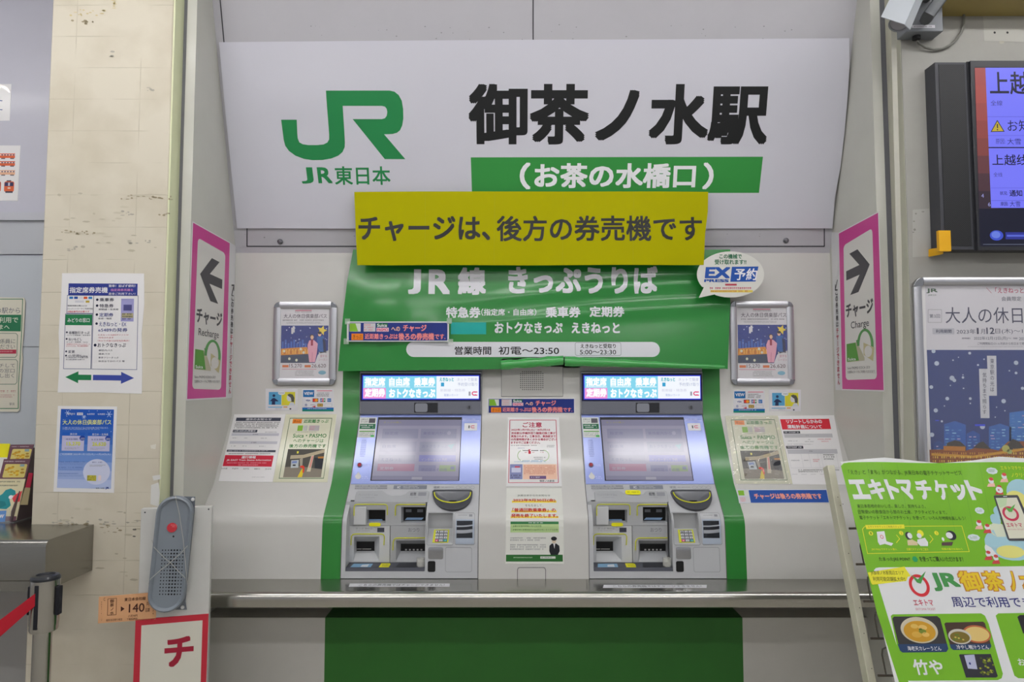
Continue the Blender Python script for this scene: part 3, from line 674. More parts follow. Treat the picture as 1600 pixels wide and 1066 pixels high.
def people_sticker(b, x0, y0):
    X = lambda t: x0 + t * 50; Y = lambda t: y0 + t * 34
    b.base([(X(0), Y(0)), (X(1), Y(0)), (X(1), Y(1)), (X(0), Y(1))], M('dfdee3', .3, coat=.4), .0006)
    b.rect(X(.1), Y(.15), X(.49), Y(.74), M('5aa2cc', .4), 1); b.rect(X(.5), Y(.15), X(.92), Y(.77), M('d8d23c', .4), 1)
    b.ell(X(.26), Y(.32), 2.2, 2.2, M('28345a', .5), 2, n=12); b.poly([(X(.21), Y(.45)), (X(.27), Y(.42)), (X(.32), Y(.47)), (X(.4), Y(.56)), (X(.39), Y(.59)), (X(.3), Y(.58)), (X(.3), Y(.74)), (X(.19), Y(.74)), (X(.2), Y(.58)), (X(.14), Y(.57))], M('28345a', .5), 2)
    b.poly([(X(.68), Y(.28)), (X(.75), Y(.23)), (X(.85), Y(.27)), (X(.9), Y(.42)), (X(.89), Y(.62)), (X(.8), Y(.6)), (X(.78), Y(.45))], M('55584e', .5), 3); b.poly([(X(.68), Y(.3)), (X(.79), Y(.42)), (X(.81), Y(.58)), (X(.7), Y(.57)), (X(.66), Y(.45))], M('d8d8e0', .5), 4); b.poly([(X(.72), Y(.77)), (X(.78), Y(.62)), (X(.88), Y(.63)), (X(.92), Y(.77))], M('cfd4de', .5), 3)
    b.poly([(X(.52), Y(.66)), (X(.56), Y(.62)), (X(.62), Y(.74)), (X(.57), Y(.76))], M('e4c840', .5), 3); b.ell(X(.5), Y(.2), 5.5, 3, M('dfe4ea', .5), 3); b.greek(X(.42), Y(.17), X(.59), Y(.23), 1, DKG, 4)
    b.rect(X(.08), Y(.83), X(.52), Y(.87), M('6ab0d8', .5), 2); b.greek(X(.3), Y(.9), X(.5), Y(.95), 1, GRAYT, 2); b.rect(X(.56), Y(.82), X(.68), Y(.87), M('e0a050', .5), 2); b.rect(X(.75), Y(.9), X(.8), Y(.96), M('303040', .5), 2)
for fn, x, y, nm, lb in ((people_sticker, 415, 607.5, 'people_sticker', 'small blue and yellow people sticker under the left framed poster'), (view_sticker, 472.3, 608, 'card_sticker', 'small credit card logos sticker under the left framed poster'),
                    (view_sticker, 1146, 610, 'card_sticker', 'small credit card logos sticker under the right framed poster'), (people_sticker, 1201.5, 609, 'people_sticker', 'small blue and yellow people sticker under the right framed poster')):
    b = wallsheet(YB, .0007); fn(b, x, y); b.build(nm, label=lb, cat='sticker')

# ---- posters on the sloping front (photo corners: top left, top right, bottom right, bottom left)
class Q:
    """bilinear helper: fractions of a four cornered notice -> photo pixels"""
    def __init__(s, tl, tr, br, bl): s.c = (tl, tr, br, bl)
    def __call__(s, a, b):
        tl, tr, br, bl = s.c
        return (tl[0] * (1 - a) * (1 - b) + tr[0] * a * (1 - b) + br[0] * a * b + bl[0] * (1 - a) * b, tl[1] * (1 - a) * (1 - b) + tr[1] * a * (1 - b) + br[1] * a * b + bl[1] * (1 - a) * b)
def QR(b, q, a0, b0, a1, b1, m, l=1): b.poly([q(a0, b0), q(a1, b0), q(a1, b1), q(a0, b1)], m, l)
def QT(b, q, st, a0, b0, a1, b1, m, bo=0, l=4):
    bm_ = (b0 + b1) / 2; am = (a0 + a1) / 2; b.text(st, q(a0, bm_)[0], q(am, b0)[1], q(a1, bm_)[0], q(am, b1)[1], m, bo, l)
def QG(b, q, a0, b0, a1, b1, rows, m, l=3):
    for i in range(rows):
        c0 = b0 + (b1 - b0) * i / rows; c1 = b0 + (b1 - b0) * (i + 1) / rows; bm_ = (c0 + c1) / 2; am = (a0 + a1) / 2
        b.greek(q(a0, bm_)[0], q(am, c0)[1], q(a1, bm_)[0], q(am, c1)[1], 1, m, l, ragged=.25 if i == rows - 1 else .03)
def station_photo(b, q, a0, b0, a1, b1, l=2):
    P = lambda u, v: (a0 + (a1 - a0) * u, b0 + (b1 - b0) * v)
    def pg(pts, c, k): b.poly([q(*P(*t)) for t in pts], M(c, .5), l + k)
    pg([(0, 0), (1, 0), (1, 1), (0, 1)], '4c4a44', 0); pg([(0, .64), (.35, .6), (1, .72), (1, 1), (0, 1)], '827a6c', 1); pg([(.1, .22), (.45, .2), (1, .0), (1, .12), (.45, .32), (.1, .35)], 'b5a88c', 1)
    pg([(.14, .4), (.34, .38), (.36, .66), (.16, .67)], 'b8c0c4', 2); pg([(.17, .43), (.3, .42), (.3, .5), (.17, .51)], '7a8cc0', 3); pg([(.2, .55), (.28, .55), (.28, .6), (.2, .6)], '20242c', 3)
    pg([(.36, .35), (.44, .3), (.46, .6), (.4, .62)], 'a49c8c', 2); pg([(.75, .3), (1, .35), (1, .7), (.8, .68)], '22262e', 2); pg([(.66, .23), (.73, .22), (.7, .8), (.6, .8)], 'c9bfa6', 3); pg([(.68, .25), (.72, .25), (.69, .66), (.65, .66)], 'd88a84', 4)
    pg([(.40, .6), (.48, .58), (.53, .64), (.53, .84), (.49, .84), (.48, .68), (.42, .66)], 'dd3c24', 4); pg([(.46, .7), (.5, .72), (.51, .84), (.5, 1), (.38, 1)], 'd9c022', 4); pg([(.84, .27), (1, .26), (1, .33), (.85, .33)], 'b87c34', 3); pg([(.25, .08), (.3, .08), (.3, .15), (.26, .16)], 'd8d040', 3)
def suica_poster(b, q):
    KH = M('cfcfb4', .35, coat=.6); GT = M('3f8a4c', .5)
    b.base([q(0, 0), q(1, 0), q(1, .5), q(1, 1), q(0, 1), q(0, .5)], KH, .001)
    for t in ((.10, .055, .92, .065), (.10, .94, .92, .95)): QR(b, q, *t, M('4a6a4a', .5))
    for t in ((.095, .055, .105, .95), (.915, .055, .925, .95)): QR(b, q, *t, M('4a6a4a', .5))
    QR(b, q, .16, .07, .34, .135, ORNG); QT(b, q, 'きっぷ', .19, .085, .31, .12, M('6b3a10', .5)); QT(b, q, '近距離きっぷ', .38, .075, .86, .13, GT, .015)
    QR(b, q, .28, .165, .38, .245, LIME); QR(b, q, .39, .165, .47, .245, M('b9bbb4', .5)); QR(b, q, .5, .165, .70, .245, M('b8b2b4', .5)); QG(b, q, .52, .175, .62, .235, 3, M('d88a9a', .5)); QG(b, q, .25, .255, .76, .27, 1, GRAYT)
    QT(b, q, 'Suica・PASMO', .22, .29, .86, .345, GT, .012); QT(b, q, 'へのチャージは', .24, .365, .82, .42, GT, .004); QT(b, q, '後方の券売機です', .18, .44, .88, .495, GT, .012)
    station_photo(b, q, .17, .515, .87, .93)
def leaf(q, fn, nm, lb, cat='poster', grp=None, off=.0012):
    b = PSheet(off); fn(b, q); return b.build(nm, label=lb, cat=cat, group=grp)
suq1 = Q((446.5, 647.5), (526, 647.5), (511.5, 753.5), (426.5, 753.5)); suq2 = Q((1133, 650), (1215, 649.5), (1238.5, 756), (1150, 756))
leaf(suq1, suica_poster, 'recharge_poster', 'cream poster with green lettering and station photo on the left slope', grp='cream recharge posters')
sp2 = leaf(suq2, suica_poster, 'recharge_poster', 'cream poster with green lettering under clear film on the right slope', grp='cream recharge posters')
# crinkled film over the right hand cream poster
b = PSheet(.004)
b.base([(1132, 649), (1213.5, 648.5), (1237, 757.5), (1149, 757.5)], M('eef0ea', .05, coat=1.0), .0002)
fm = glass('ffffff', .06, .10)
b.mats[0] = fm
b.setbend(lambda x, y: .0022 * math.sin(17 * x + 5 * y) * math.sin(26 * y + 3 * x) + .0012 * math.sin(41 * y + 9 * x), 46, 60)
b.build('plastic_film', sp2, label='crinkled clear film', smooth=True)
def info_poster(b, q):
    b.base([q(0, 0), q(1, 0), q(1, 1), q(0, 1)], PAPER, .001); SL = M('3d4252', .5)
    QR(b, q, .06, .05, .93, .10, SL); QT(b, q, '運休のお知らせ', .25, .058, .75, .092, WHITE, .01); QG(b, q, .06, .11, .93, .215, 4, DKG)
    QR(b, q, .05, .23, .52, .27, SL); QT(b, q, '12月18日(水)発着分', .07, .237, .49, .264, WHITE, .02); QG(b, q, .66, .255, .93, .275, 1, GRAYT)
    for a, c in ((.28, .32), (.40, .44)):
        QR(b, q, .04, a, .95, c, M('c3c3cc', .5)); QG(b, q, .45, a + .01, .56, c - .008, 1, DKG); QG(b, q, .07, c + .025, .18, c + .045, 1, GRAYT); QG(b, q, .3, c + .025, .38, c + .045, 1, GRAYT); QG(b, q, .62, c + .025, .76, c + .045, 1, GRAYT)
    QR(b, q, .02, .53, .95, .56, SL); QG(b, q, .05, .535, .92, .555, 1, M('c8c8d0', .5)); QG(b, q, .07, .575, .9, .597, 1, DKG)
    QR(b, q, .01, .61, .93, .775, RED); QT(b, q, '運行情報', .33, .62, .6, .66, WHITE, .03); QT(b, q, 'JR EAST Train Status Information', .06, .67, .9, .70, WHITE, .02); QG(b, q, .06, .712, .9, .735, 1, M('eeb0bc', .5)); QG(b, q, .3, .742, .68, .765, 1, M('eeb0bc', .5))
    for i, tx in enumerate(('日本語', 'English', '简体中文', '繁體中文', '한국어')): QT(b, q, tx, .0 + .205 * i, .80, .11 + .205 * i, .822, DKG)
    QG(b, q, .6, .925, .85, .94, 1, GRAYT)
leaf(Q((366, 647.6), (446, 647.6), (425.5, 753.5), (341.5, 752)), info_poster, 'train_status_poster', 'white train status poster with a red panel, leftmost on the left slope')
def resort_poster(b, q):
    b.base([q(0, 0), q(1, 0), q(1, 1), q(0, 1)], PAPER, .001); SL = M('2c3038', .5)
    QR(b, q, .02, .05, .9, .20, M('d22c3c', .45)); QT(b, q, 'リゾートしらかみの', .12, .055, .76, .115, WHITE, .03); QT(b, q, '運転計画について', .12, .135, .74, .19, WHITE, .03)
    QR(b, q, .03, .225, .33, .26, SL); QG(b, q, .05, .23, .32, .255, 1, WHITE); QR(b, q, .03, .265, .90, .32, M('bcbcc0', .5)); QG(b, q, .42, .28, .5, .3, 1, DKG)
    QG(b, q, .08, .36, .27, .38, 1, GRAYT); QG(b, q, .43, .34, .5, .36, 1, GRAYT); QG(b, q, .62, .335, .88, .36, 1, M('d06070', .5)); QG(b, q, .38, .37, .56, .39, 1, GRAYT); QG(b, q, .68, .37, .83, .39, 1, M('d06070', .5)); QG(b, q, .05, .41, .56, .425, 1, GRAYT)
    QR(b, q, .02, .44, .33, .48, SL); QG(b, q, .04, .445, .32, .475, 1, WHITE); QR(b, q, .03, .49, .93, .555, M('b8b8be', .5)); QG(b, q, .42, .51, .5, .53, 1, DKG)
    for a in (.03, .26, .4, .56, .62, .9): QR(b, q, a, .555, a + .004, .76, M('c8c8cc', .5))
    QR(b, q, .03, .757, .93, .762, M('c8c8cc', .5)); QG(b, q, .06, .64, .25, .665, 1, GRAYT); QG(b, q, .29, .64, .42, .665, 1, GRAYT); QG(b, q, .46, .63, .58, .68, 2, M('d06070', .5)); QG(b, q, .66, .56, .86, .65, 3, DKG); QG(b, q, .15, .78, .9, .83, 2, DKG)
    for i in range(5): QR(b, q, .02 + .17 * i, .85, .12 + .17 * i, .856, M('c0c0c4', .5))
leaf(Q((1216, 650), (1303, 649), (1324.5, 757), (1239, 757)), resort_poster, 'timetable_notice', 'white notice with a red heading, rightmost on the right slope')
def charge_strip(b, q):
    b.base([q(0, 0), q(1, 0), q(1, 1), q(0, 1)], M('d0d4dc', .3, coat=.4), .001)
    QR(b, q, .13, .06, .995, .97, M('2450a0', .4)); QR(b, q, .01, .07, .12, .45, M('d5dbd0', .4)); QR(b, q, .01, .08, .075, .44, LIME, 2); QR(b, q, .01, .52, .12, .95, M('cfced2', .4)); QG(b, q, .02, .58, .08, .9, 3, M('d86a80', .5), 2)
    QT(b, q, 'チャージは後ろの券売機です', .18, .30, .93, .72, M('f0a08c', .5), .04)
leaf(Q((1151, 765), (1291.5, 764.5), (1296, 786), (1155, 786.5)), charge_strip, 'notice_strip', 'blue notice strip with pink lettering low on the right slope', 'notice')
def caution_poster(b, q):
    b.base([q(0, 0), q(1, 0), q(1, .5), q(1, 1), q(0, 1), q(0, .5)], M('e2e2e2', .4, coat=.4), .001); CR = M('c03858', .5)
    for t in ((.04, .035, .94, .043), (.04, .945, .94, .953), (.035, .04, .048, .95), (.932, .04, .945, .95)): QR(b, q, *t, CR)
    QT(b, q, 'ご注意', .29, .07, .66, .145, CR, .02)
    for i, tx in enumerate(('2023年1月7日(土)・8日(日)は', '渋谷駅山手線外回り線路切換工事が', '実施されます。工事当日、乗換駅まで', 'の所要時間が多くかかる場合がござい', 'ますのでご注意ください。')):
        QT(b, q, tx, .07, .165 + .046 * i, (.82, .92, .92, .93, .62)[i], .20 + .046 * i, CR, .02)
    QG(b, q, .07, .4, .62, .415, 1, DKG); GL = M('a8c890', .5)
    c0, c1 = q(.24, .55), q(.76, .55); r = (c1[0] - c0[0])
    for (cc, t0, t1) in ((q(.30, .555), 90, 270), (q(.68, .555), -90, 90)): b.ring(cc[0], cc[1], 9, 8.8, 1.0, GL, 2, n=16, t0=t0, t1=t1)
    QR(b, q, .3, .478, .7, .486, DKG); QR(b, q, .3, .625, .68, .632, M('88b8d8', .5)); QR(b, q, .4, .465, .445, .53, M('d83c50', .5), 3); QG(b, q, .33, .5, .4, .52, 1, CR); QG(b, q, .47, .5, .54, .52, 1, CR); QG(b, q, .62, .5, .7, .52, 1, CR)
    for a in (.27, .44, .6, .76):
        for c in (.48, .628): p = q(a, c); b.ell(p[0], p[1], 1.1, 1.1, WHITE, 4, n=10)
    QG(b, q, .2, .44, .35, .455, 1, M('8088c0', .5)); QG(b, q, .5, .57, .72, .62, 2, GRAYT); QG(b, q, .12, .635, .9, .655, 1, M('70a8d0', .5)); QG(b, q, .75, .4, .9, .44, 2, GRAYT)
    QR(b, q, .06, .68, .29, .9, M('8086b4', .5)); QR(b, q, .09, .73, .26, .80, M('c8cce4', .5), 2); QR(b, q, .15, .71, .24, .73, M('c83c50', .5), 2); QG(b, q, .08, .83, .27, .89, 2, DKG, 3)
    QR(b, q, .30, .68, .92, .9, M('eec6ae', .5)); QG(b, q, .32, .695, .9, .83, 6, M('c8705c', .5), 3); QR(b, q, .42, .85, .72, .895, M('6a5080', .5), 2); QG(b, q, .45, .86, .64, .885, 1, WHITE, 3)
    QT(b, q, '御茶ノ水駅長', .60, .91, .87, .938, DKG, .01)
leaf(Q((793.5, 652.5), (873.5, 652.5), (878, 760), (791, 760)), caution_poster, 'caution_poster', 'white caution poster framed in dark pink lines, upper of two between the machines')
def notice_poster(b, q):
    b.base([q(0, 0), q(1, 0), q(1, 1), q(0, 1)], M('e0e1da', .4, coat=.5), .001); RD = M('c0392c', .5); HL = M('f0d84a', .5); DG = M('2c6a30', .4)
    QT(b, q, 'JR東日本からのお知らせ', .20, .085, .79, .115, M('55655c', .5)); QR(b, q, .10, .165, .90, .192, HL); QT(b, q, '2022年9月30日(金)', .12, .14, .88, .185, RD, .03)
    QT(b, q, 'をもちまして、', .34, .215, .66, .245, M('55655c', .5)); QR(b, q, .09, .295, .9, .32, HL); QT(b, q, '「普通回数乗車券」の', .11, .265, .88, .315, RD, .03); QR(b, q, .08, .37, .93, .395, HL); QT(b, q, '発売を終了いたします。', .09, .34, .92, .388, RD, .03)
    QR(b, q, .08, .44, .93, .475, M('357a48', .5)); QG(b, q, .38, .447, .66, .468, 1, WHITE); QR(b, q, .08, .475, .93, .585, M('b4d092', .5)); QT(b, q, '・JR東日本管内完結となる全区間', .10, .488, .62, .517, DG); QT(b, q, '・JR東日本とJR東海またはJR西日本にまたがる区間', .10, .537, .91, .562, DG)
    QG(b, q, .08, .645, .71, .70, 2, GRAYT); QG(b, q, .08, .735, .71, .82, 3, GRAYT)
    p = q(.84, .665); b.ell(p[0], p[1], 4.6, 3.2, M('22242a', .5), 4); p = q(.84, .70); b.ell(p[0], p[1], 3.2, 3.4, M('d8c8b0', .5), 3)
    b.poly([q(*t) for t in ((.8, .73), (.88, .73), (.93, .76), (.935, .83), (.9, .88), (.78, .88), (.755, .83), (.76, .76))], M('22242a', .5), 5); b.poly([q(*t) for t in ((.825, .73), (.86, .73), (.845, .8))], M('e0e0e4', .5), 6)
    QR(b, q, .01, .878, .985, .968, DG); QG(b, q, .14, .905, .55, .925, 1, M('c8dcc0', .5)); QR(b, q, .60, .9, .86, .93, M('d8dcd4', .5), 2); QG(b, q, .62, .905, .84, .925, 1, DKG, 3)
leaf(Q((791.5, 763), (877.5, 763), (881, 881.5), (789.5, 881.5)), notice_poster, 'ticket_notice_poster', 'white notice with highlighted red lettering and green foot, lower of two between the machines')

# wall loudspeaker plate between the machine displays
t = thing('speaker_plate', 'light grey loudspeaker plate between the two machine displays', 'speaker', atY(831, 620, 2.9))
a, c = atY(783, 573, 2.9), atY(880, 620, 2.9)
MB().box((a.x, 2.8985, c.z), (c.x, 2.901, a.z), M('8c8c8e', .5)).build('joint', t); MB().box((a.x + .002, 2.897, c.z + .002), (c.x - .002, 2.902, a.z), PAINT).build('plate', t, bevel=.001)
b = wallsheet(2.8969)
for i in range(12):
    for j in range(10):
        if not (i in (0, 11) and j in (0, 9)): b.ell(813.5 + i * 3.15, 581 + j * 3.1, .85, .85, M('4a4a4c', .7), 1, n=8)
b.build('speaker_holes', t)
# small hatch at the foot of the centre panel
b = PSheet(.0006)
for p_ in ([(808.5, 905), (808.5, 891), (809.5, 888), (812, 887), (849, 887), (851.5, 888), (852.5, 891), (852.5, 905)],): b.line(p_, .9, M('5c5c60', .7))
b.build('service_hatch', label='thin outline of a small service hatch under the lower centre poster', cat='hatch')

# ================================================================== pink arrow signs
MAG = M('c8388e', .35, coat=.3)
def pink(left):
    s = leftsheet(.0016) if left else rightsheet(.0016)
    if left: c = Q((301, 346), (359.5, 379), (353.5, 622.5), (291.5, 626)); mir = lambda a: a
    else: c = Q((1310, 364), (1372.5, 330.5), (1381.5, 612), (1315.5, 610)); mir = lambda a: 1 - a
    qq = Q(*c.c)
    ins = Q(c(.10, .085), c(.88, .085), c(.88, .935), c(.10, .935))
    if left: strip_ = [(359.5, 379), (368.5, 384.5), (362, 621.5), (353.5, 622.5)]
    else: strip_ = [(1298.5, 363), (1310, 363.5), (1315.5, 610), (1305.5, 609.5)]
    s.base([strip_[0], strip_[1], strip_[2], strip_[3]], M('d4d4d6', .4, coat=.2))
    s.base([c(0, 0), c(1, 0), c(1, 1), c(0, 1)], M('e0dde0', .4))
    s.poly([c(.012, .006), c(.99, .006), c(.99, .992), c(.012, .992)], MAG, 1)
    W3 = M('dcdad6', .35, coat=.3)
    if left: i0 = ((.15, .075), (.88, .085), (.86, .945), (.13, .935))
    else: i0 = ((.12, .095), (.84, .075), (.84, .93), (.10, .935))
    def rq(q4, r, rx, m, l):
        pts = []
        for (cx, cy), sx, sy, t0 in (((0, 0), 1, 1, 180), ((1, 0), -1, 1, 270), ((1, 1), -1, -1, 0), ((0, 1), 1, -1, 90)):
            for i in range(6):
                t = math.radians(t0 + 90 * i / 5); pts.append(q4(cx + sx * rx + rx * math.cos(t), cy + sy * r + r * math.sin(t)))
        s.poly(pts, m, l)
    inn = Q(*[c(*p) for p in i0]); rq(inn, .03, .09, W3, 2)
    GD = M('4a494e', .45)
    # arrow head with shaft, fractions of the inner panel
    ar = [(.10, .235), (.53, .075), (.78, .06 + .03), (.50, .215), (.92, .225), (.92, .30), (.50, .277), (.80, .42), (.58, .43)]
    ar = [(.12, .23), (.52, .085), (.80, .085), (.47, .20), (.92, .20), (.92, .268), (.47, .268), (.80, .385), (.52, .385)]
    s.poly([inn(a if left else 1 - a, b) for a, b in ar], GD, 4)
    tx0, tx1 = (.08, .94) if left else (.06, .94)
    def T(st, a0, b0, a1, b1, m, bo=0): p = inn((a0 + a1) / 2, b0); p2 = inn((a0 + a1) / 2, b1); s.text(st, inn(a0, (b0 + b1) / 2)[0], p[1], inn(a1, (b0 + b1) / 2)[0], p2[1], m, bo, 4)
    T('チャージ', .04, .45, .96, .555, GD, .035); T('Recharge' if left else 'Charge', .14 if left else .20, .585, .86 if left else .80, .65, GD, .005)
    GN = M('5a9a40', .5)
    s.poly([inn(*p) for p in ((.05, .735), (.40, .735), (.62, .85), (.62, .87), (.05, .87))], M('b8b49a', .5), 3); s.poly([inn(*p) for p in ((.05, .735), (.34, .735), (.44, .865), (.05, .865))], GN, 4)
    s.poly([inn(*p) for p in ((.60, .745), (.95, .79), (.9, .88), (.6, .83))], M('c2b98e', .5), 5); ce = inn(.75, .81); s.ell(ce[0], ce[1], 6, 9, W3, 6); T('¥', .66, .785, .84, .835, GD, .03)
    ce = inn(.66, .765); s.ring(ce[0], ce[1], 13, 26, 4, M('5c9a58', .5), 4, t0=180, t1=375); s.poly([inn(*p) for p in ((.36, .72), (.50, .715), (.41, .765))], M('5c9a58', .5), 5)
    T('Suica', .08, .84, .34, .86, WHITE, .02)
    T('Suica PASMO ICOCA ほか', .06, .905, .8, .925, GD); T('交通系ICカードもご利用いただけます', .06, .935, .94, .955, GD)
    # upright lettering on the white strip
    st = '↙この券売機はチャージできません' if not left else '↗この券売機はチャージできません'
    if left: g0, g1 = (363.5, 450), (358.5, 616)
    else: g0, g1 = (1307, 442), (1311, 602)
    n = len(st); RT = M('b04458', .5)
    for i, ch in enumerate(st):
        u = g0[0] + (g1[0] - g0[0]) * i / n; v0 = g0[1] + (g1[1] - g0[1]) * (i + .08) / n; v1 = g0[1] + (g1[1] - g0[1]) * (i + .92) / n
        if i == 0: v0 -= 5; v1 += 2
        if ch in 'ー↗↙':
            if ch == 'ー': s.rect(u - .3, v0, u + .3, v1, RT, 4)
            else:
                hw = 2.2; d = 1
                s.line([(u - 1.8, v0), (u + 1.8, v0)], 1.0, GD, 4) if left else s.line([(u - 1.8, v1), (u + 1.8, v1)], 1.0, GD, 4)
                s.line([(u + 1.8, v0), (u - 1.8, v1)], 1.0, GD, 4)
                s.line([(u + 1.8, v0), (u + 1.6, v0 + 8)], 1.0, GD, 4) if left else s.line([(u - 1.8, v1), (u - 1.6, v1 - 8)], 1.0, GD, 4)
            continue
        s.text(ch, u - 1.9, v0, u + 1.9, v1, RT if i > 6 else GD, .03, 4)
    s.build('arrow_sign', label=('pink and white recharge sign with a left arrow on the left recess wall' if left else 'pink and white charge sign with a right arrow on the right recess wall'), cat='sign')
pink(True); pink(False)

# ================================================================== THE TWO TICKET MACHINES
def yprof(z):
    for a, b in zip(PROF, PROF[1:]):
        if b[1] <= z <= a[1]: return a[0] + (b[0] - a[0]) * (a[1] - z) / (a[1] - b[1])
    return PROF[-1][0]
def cutprof(z0, z1):     # profile points between two heights, top first
    return [(yprof(z1), z1)] + [p for p in PROF if z0 < p[1] < z1] + [(yprof(z0), z0)]
MG = M('b9bbbe', .34, coat=.25); MG2 = M('a9abae', .38, coat=.15); MG3 = M('c6c8ca', .34, coat=.2); TRAY = M('4c4e58', .4); SLOT = M('0c0d10', .35)
YG = M('c9cc22', .4); DSL = M('44464c', .35, coat=.2)
def machine(label):
    x0, x1 = XM0, XM0 + MW
    t = thing('ticket_machine', label, 'ticket machine', ((x0 + x1) / 2, 2.607, .763), 'reserved seat ticket machines')
    Yc = 2.668
    cx0, cx1 = atY(540, 850, 2.609).x, atY(664, 850, 2.609).x
    kx0, kx1 = atY(668, 826, 2.62).x, atY(707, 826, 2.62).x
    zT = 1.042; zL = atY(600, 893, 2.609).z; zk1 = atY(690, 802, 2.64).z; zk0 = atY(690, 851, 2.612).z
    mb = MB(); YBK = 2.80
    def sl(xa, xb, za, zb, m=MG): mb.profx(cutprof(za, zb) + [(YBK, za), (YBK, zb)], xa, xb, m)
    mb.profx([(2.742, 1.100), (yprof(zT), zT), (YBK, zT), (2.98, zT), (2.98, 1.56), (2.9, 1.56), (2.9, 1.362)], x0, x1, MG)
    sl(x0, cx0, .765, zT); sl(cx1, kx0, .765, zT); sl(kx0, kx1, zk1, zT); sl(kx0, kx1, .765, zk0); sl(kx1, x1, .765, zT); sl(cx0, cx1, .765, zL)
    mb.box((x0, YBK, .765), (x1, 2.98, zT), MG2)
    zc = atY(690, 826, 2.655).z
    mb.profx([(yprof(zk0), zk0), (2.658, zc), (2.655, zk1), (YBK, zk1), (YBK, zk0)], kx0, kx1, MG2)
    mb.box((cx0, 2.72, zL), (cx1, YBK, zT), MG2)
    mb.build('casing', t)
    # gap line round the machine
    b = PSheet(.0005); G = M('5a5a58', .7)
    for u in ((x0 + .0015), (x1 - .0015)):
        b = PSheet(.0005)
        for i in range(1, len(PROF) - 1):
            y_a, y_b = b.acc[i], b.acc[i + 1]; b.raw([(u - .0012, y_a), (u + .0012, y_a), (u + .0012, y_b), (u - .0012, y_b)], [(0, 1, 2, 3)], G, 1)
        b.build('edge_gap', t)
    # header display
    a, c = atY(560.5, 580.5, 2.888), atY(755, 648, 2.888)
    MB().box((x0 + .001, 2.886, 1.364), (x1 - .001, 2.901, a.z), M('9b9da2', .3, .6)).build('display_frame', t, bevel=.003)
    a, c = atY(563.5, 583.5, 2.884), atY(751.3, 627, 2.884)
    hb_ = MB().box((a.x, 2.882, c.z), (c.x, 2.887, a.z), M('23244a', .3)).build('header_display', t, bevel=.001)
    b = wallsheet(2.8814); b.rect(566, 586.5, 749, 624.5, E('3040e8', .9), 0); b.rect(567.5, 588, 748, 623, E('f4f8ff', 1.0), 1); b.rect(567.5, 588, 682, 623, E('8adcf4', .95), 2); b.rect(567.5, 606.5, 603, 623, E('f09ad8', 1.0), 3)
    WT = E('ffffff', 1.1)
    for st, xa, xb, ya in (('指定席', 570, 602, 590), ('自由席', 608, 640.5, 590), ('乗車券', 647, 680, 590), ('定期券', 570, 602, 607)): b.text(st, xa, ya, xb, ya + 13.5, WT, .055, 4)
    b.text('おトクなきっぷ', 608, 607.5, 680, 621.5, WT, .05, 4)
    for xa, xb in ((570, 602), (608, 640.5), (647, 680)): b.rect(xa, 604.3, xb, 605.2, WT, 4)
    b.text('えきねっと', 687, 590, 709, 596, E('3cb8c8', .9), .04, 4); b.rect(689, 598, 694, 604, E('38a8d8', .9), 4); b.text('ネットで簡単', 714, 590.5, 746, 596, E('b8b8d8', .9), 0, 4); b.text('予約受け取り', 715, 598, 746, 603.5, E('a8b0d0', .9), 0, 4)
    b.text('新幹線・特急券', 688, 607.5, 727, 612.5, E('d0d0e4', .95), 0, 4); b.text('取扱いカード', 694, 615.5, 716, 619.5, E('90a0e0', .9), 0, 4)
    b.text('I', 732.5, 612, 735, 618.5, E('504060', .7), .1, 4); b.ring(741, 615, 4, 3.4, 1.7, E('e84878', .9), 4, t0=35, t1=325); b.rect(741, 611.8, 746, 613.5, E('e84878', .9), 4); b.rect(741, 616.7, 746, 618.4, E('e84878', .9), 4)
    o = b.build('lit_panel', hb_); o.parent = hb_
    # mirror strip with camera window and key lock
    a, c = atY(563.5, 627.3, 2.884), atY(751, 646, 2.884)
    ms = MB().box((a.x, 2.8835, c.z), (c.x, 2.887, a.z), M('9496a0', .14, .85)).build('mirror_strip', t, label='silver mirror strip')
    a, c = atY(647, 629.3, 2.88), atY(684, 645, 2.88)
    o = MB().box((a.x, 2.8815, c.z), (c.x, 2.884, a.z), M('1a1b22', .08, coat=1.0)).build('camera_window', ms, bevel=.002)
    m2 = wallsheet(2.8812); m2.rr(648.5, 630.5, 668, 644, 3, M('b8bac2', .05, 1.0), 0); m2.build('convex_mirror', ms)
    a = atY(733, 637, 2.8835); MB().cyl(a, a - Vector((0, .004, 0)), .009, M('7c7e84', .3, .9), n=20).build('key_lock', ms); b = wallsheet(2.879); b.rect(732.6, 634.5, 733.8, 639, SLOT, 0); b.build('key_slot', ms)
    # blue sloping fascia
    S1 = (PROF[1], PROF[2]); BL = M('8593cf', .22, .15, coat=.6)
    b = slopesheet(*S1, off=.0045); b.base([(563.5, 647.5), (751.5, 647.5), (748.5, 756.5), (548, 756.5)], BL, .004)
    b.text('係員呼び出しの場合', 723, 654.5, 743, 656.5, M('c8cce8', .5), 0, 2); b.rect(722, 657.5, 749, 658.2, M('b8bce0', .5), 1)
    b.greek(568.5, 725.5, 578, 729, 2, M('a8b0dc', .5), 2); b.greek(565.5, 744, 576, 749, 2, M('a8b0dc', .5), 2)
    for i in range(9):
        for j in range(20):
            if (i in (0, 8) and (j < 2 or j > 17)): continue
            b.ell(565.2 - j * .16 + i * .95, 687 + j * 1.4, .30, .38, M('2b2f5c', .6), 1, n=6)
    fa = b.build('screen_fascia', t)
    b = slopesheet(*S1, off=.0048); b.poly([(591, 652), (722, 652), (717.5, 751.5), (578.5, 751.5)], SLOT, 0); b.build('screen_recess', t)
    b = slopesheet(*S1, off=.0052); SCR = M('c6c2e0', .12, emit=.42, emix='30303c', coat=.6)
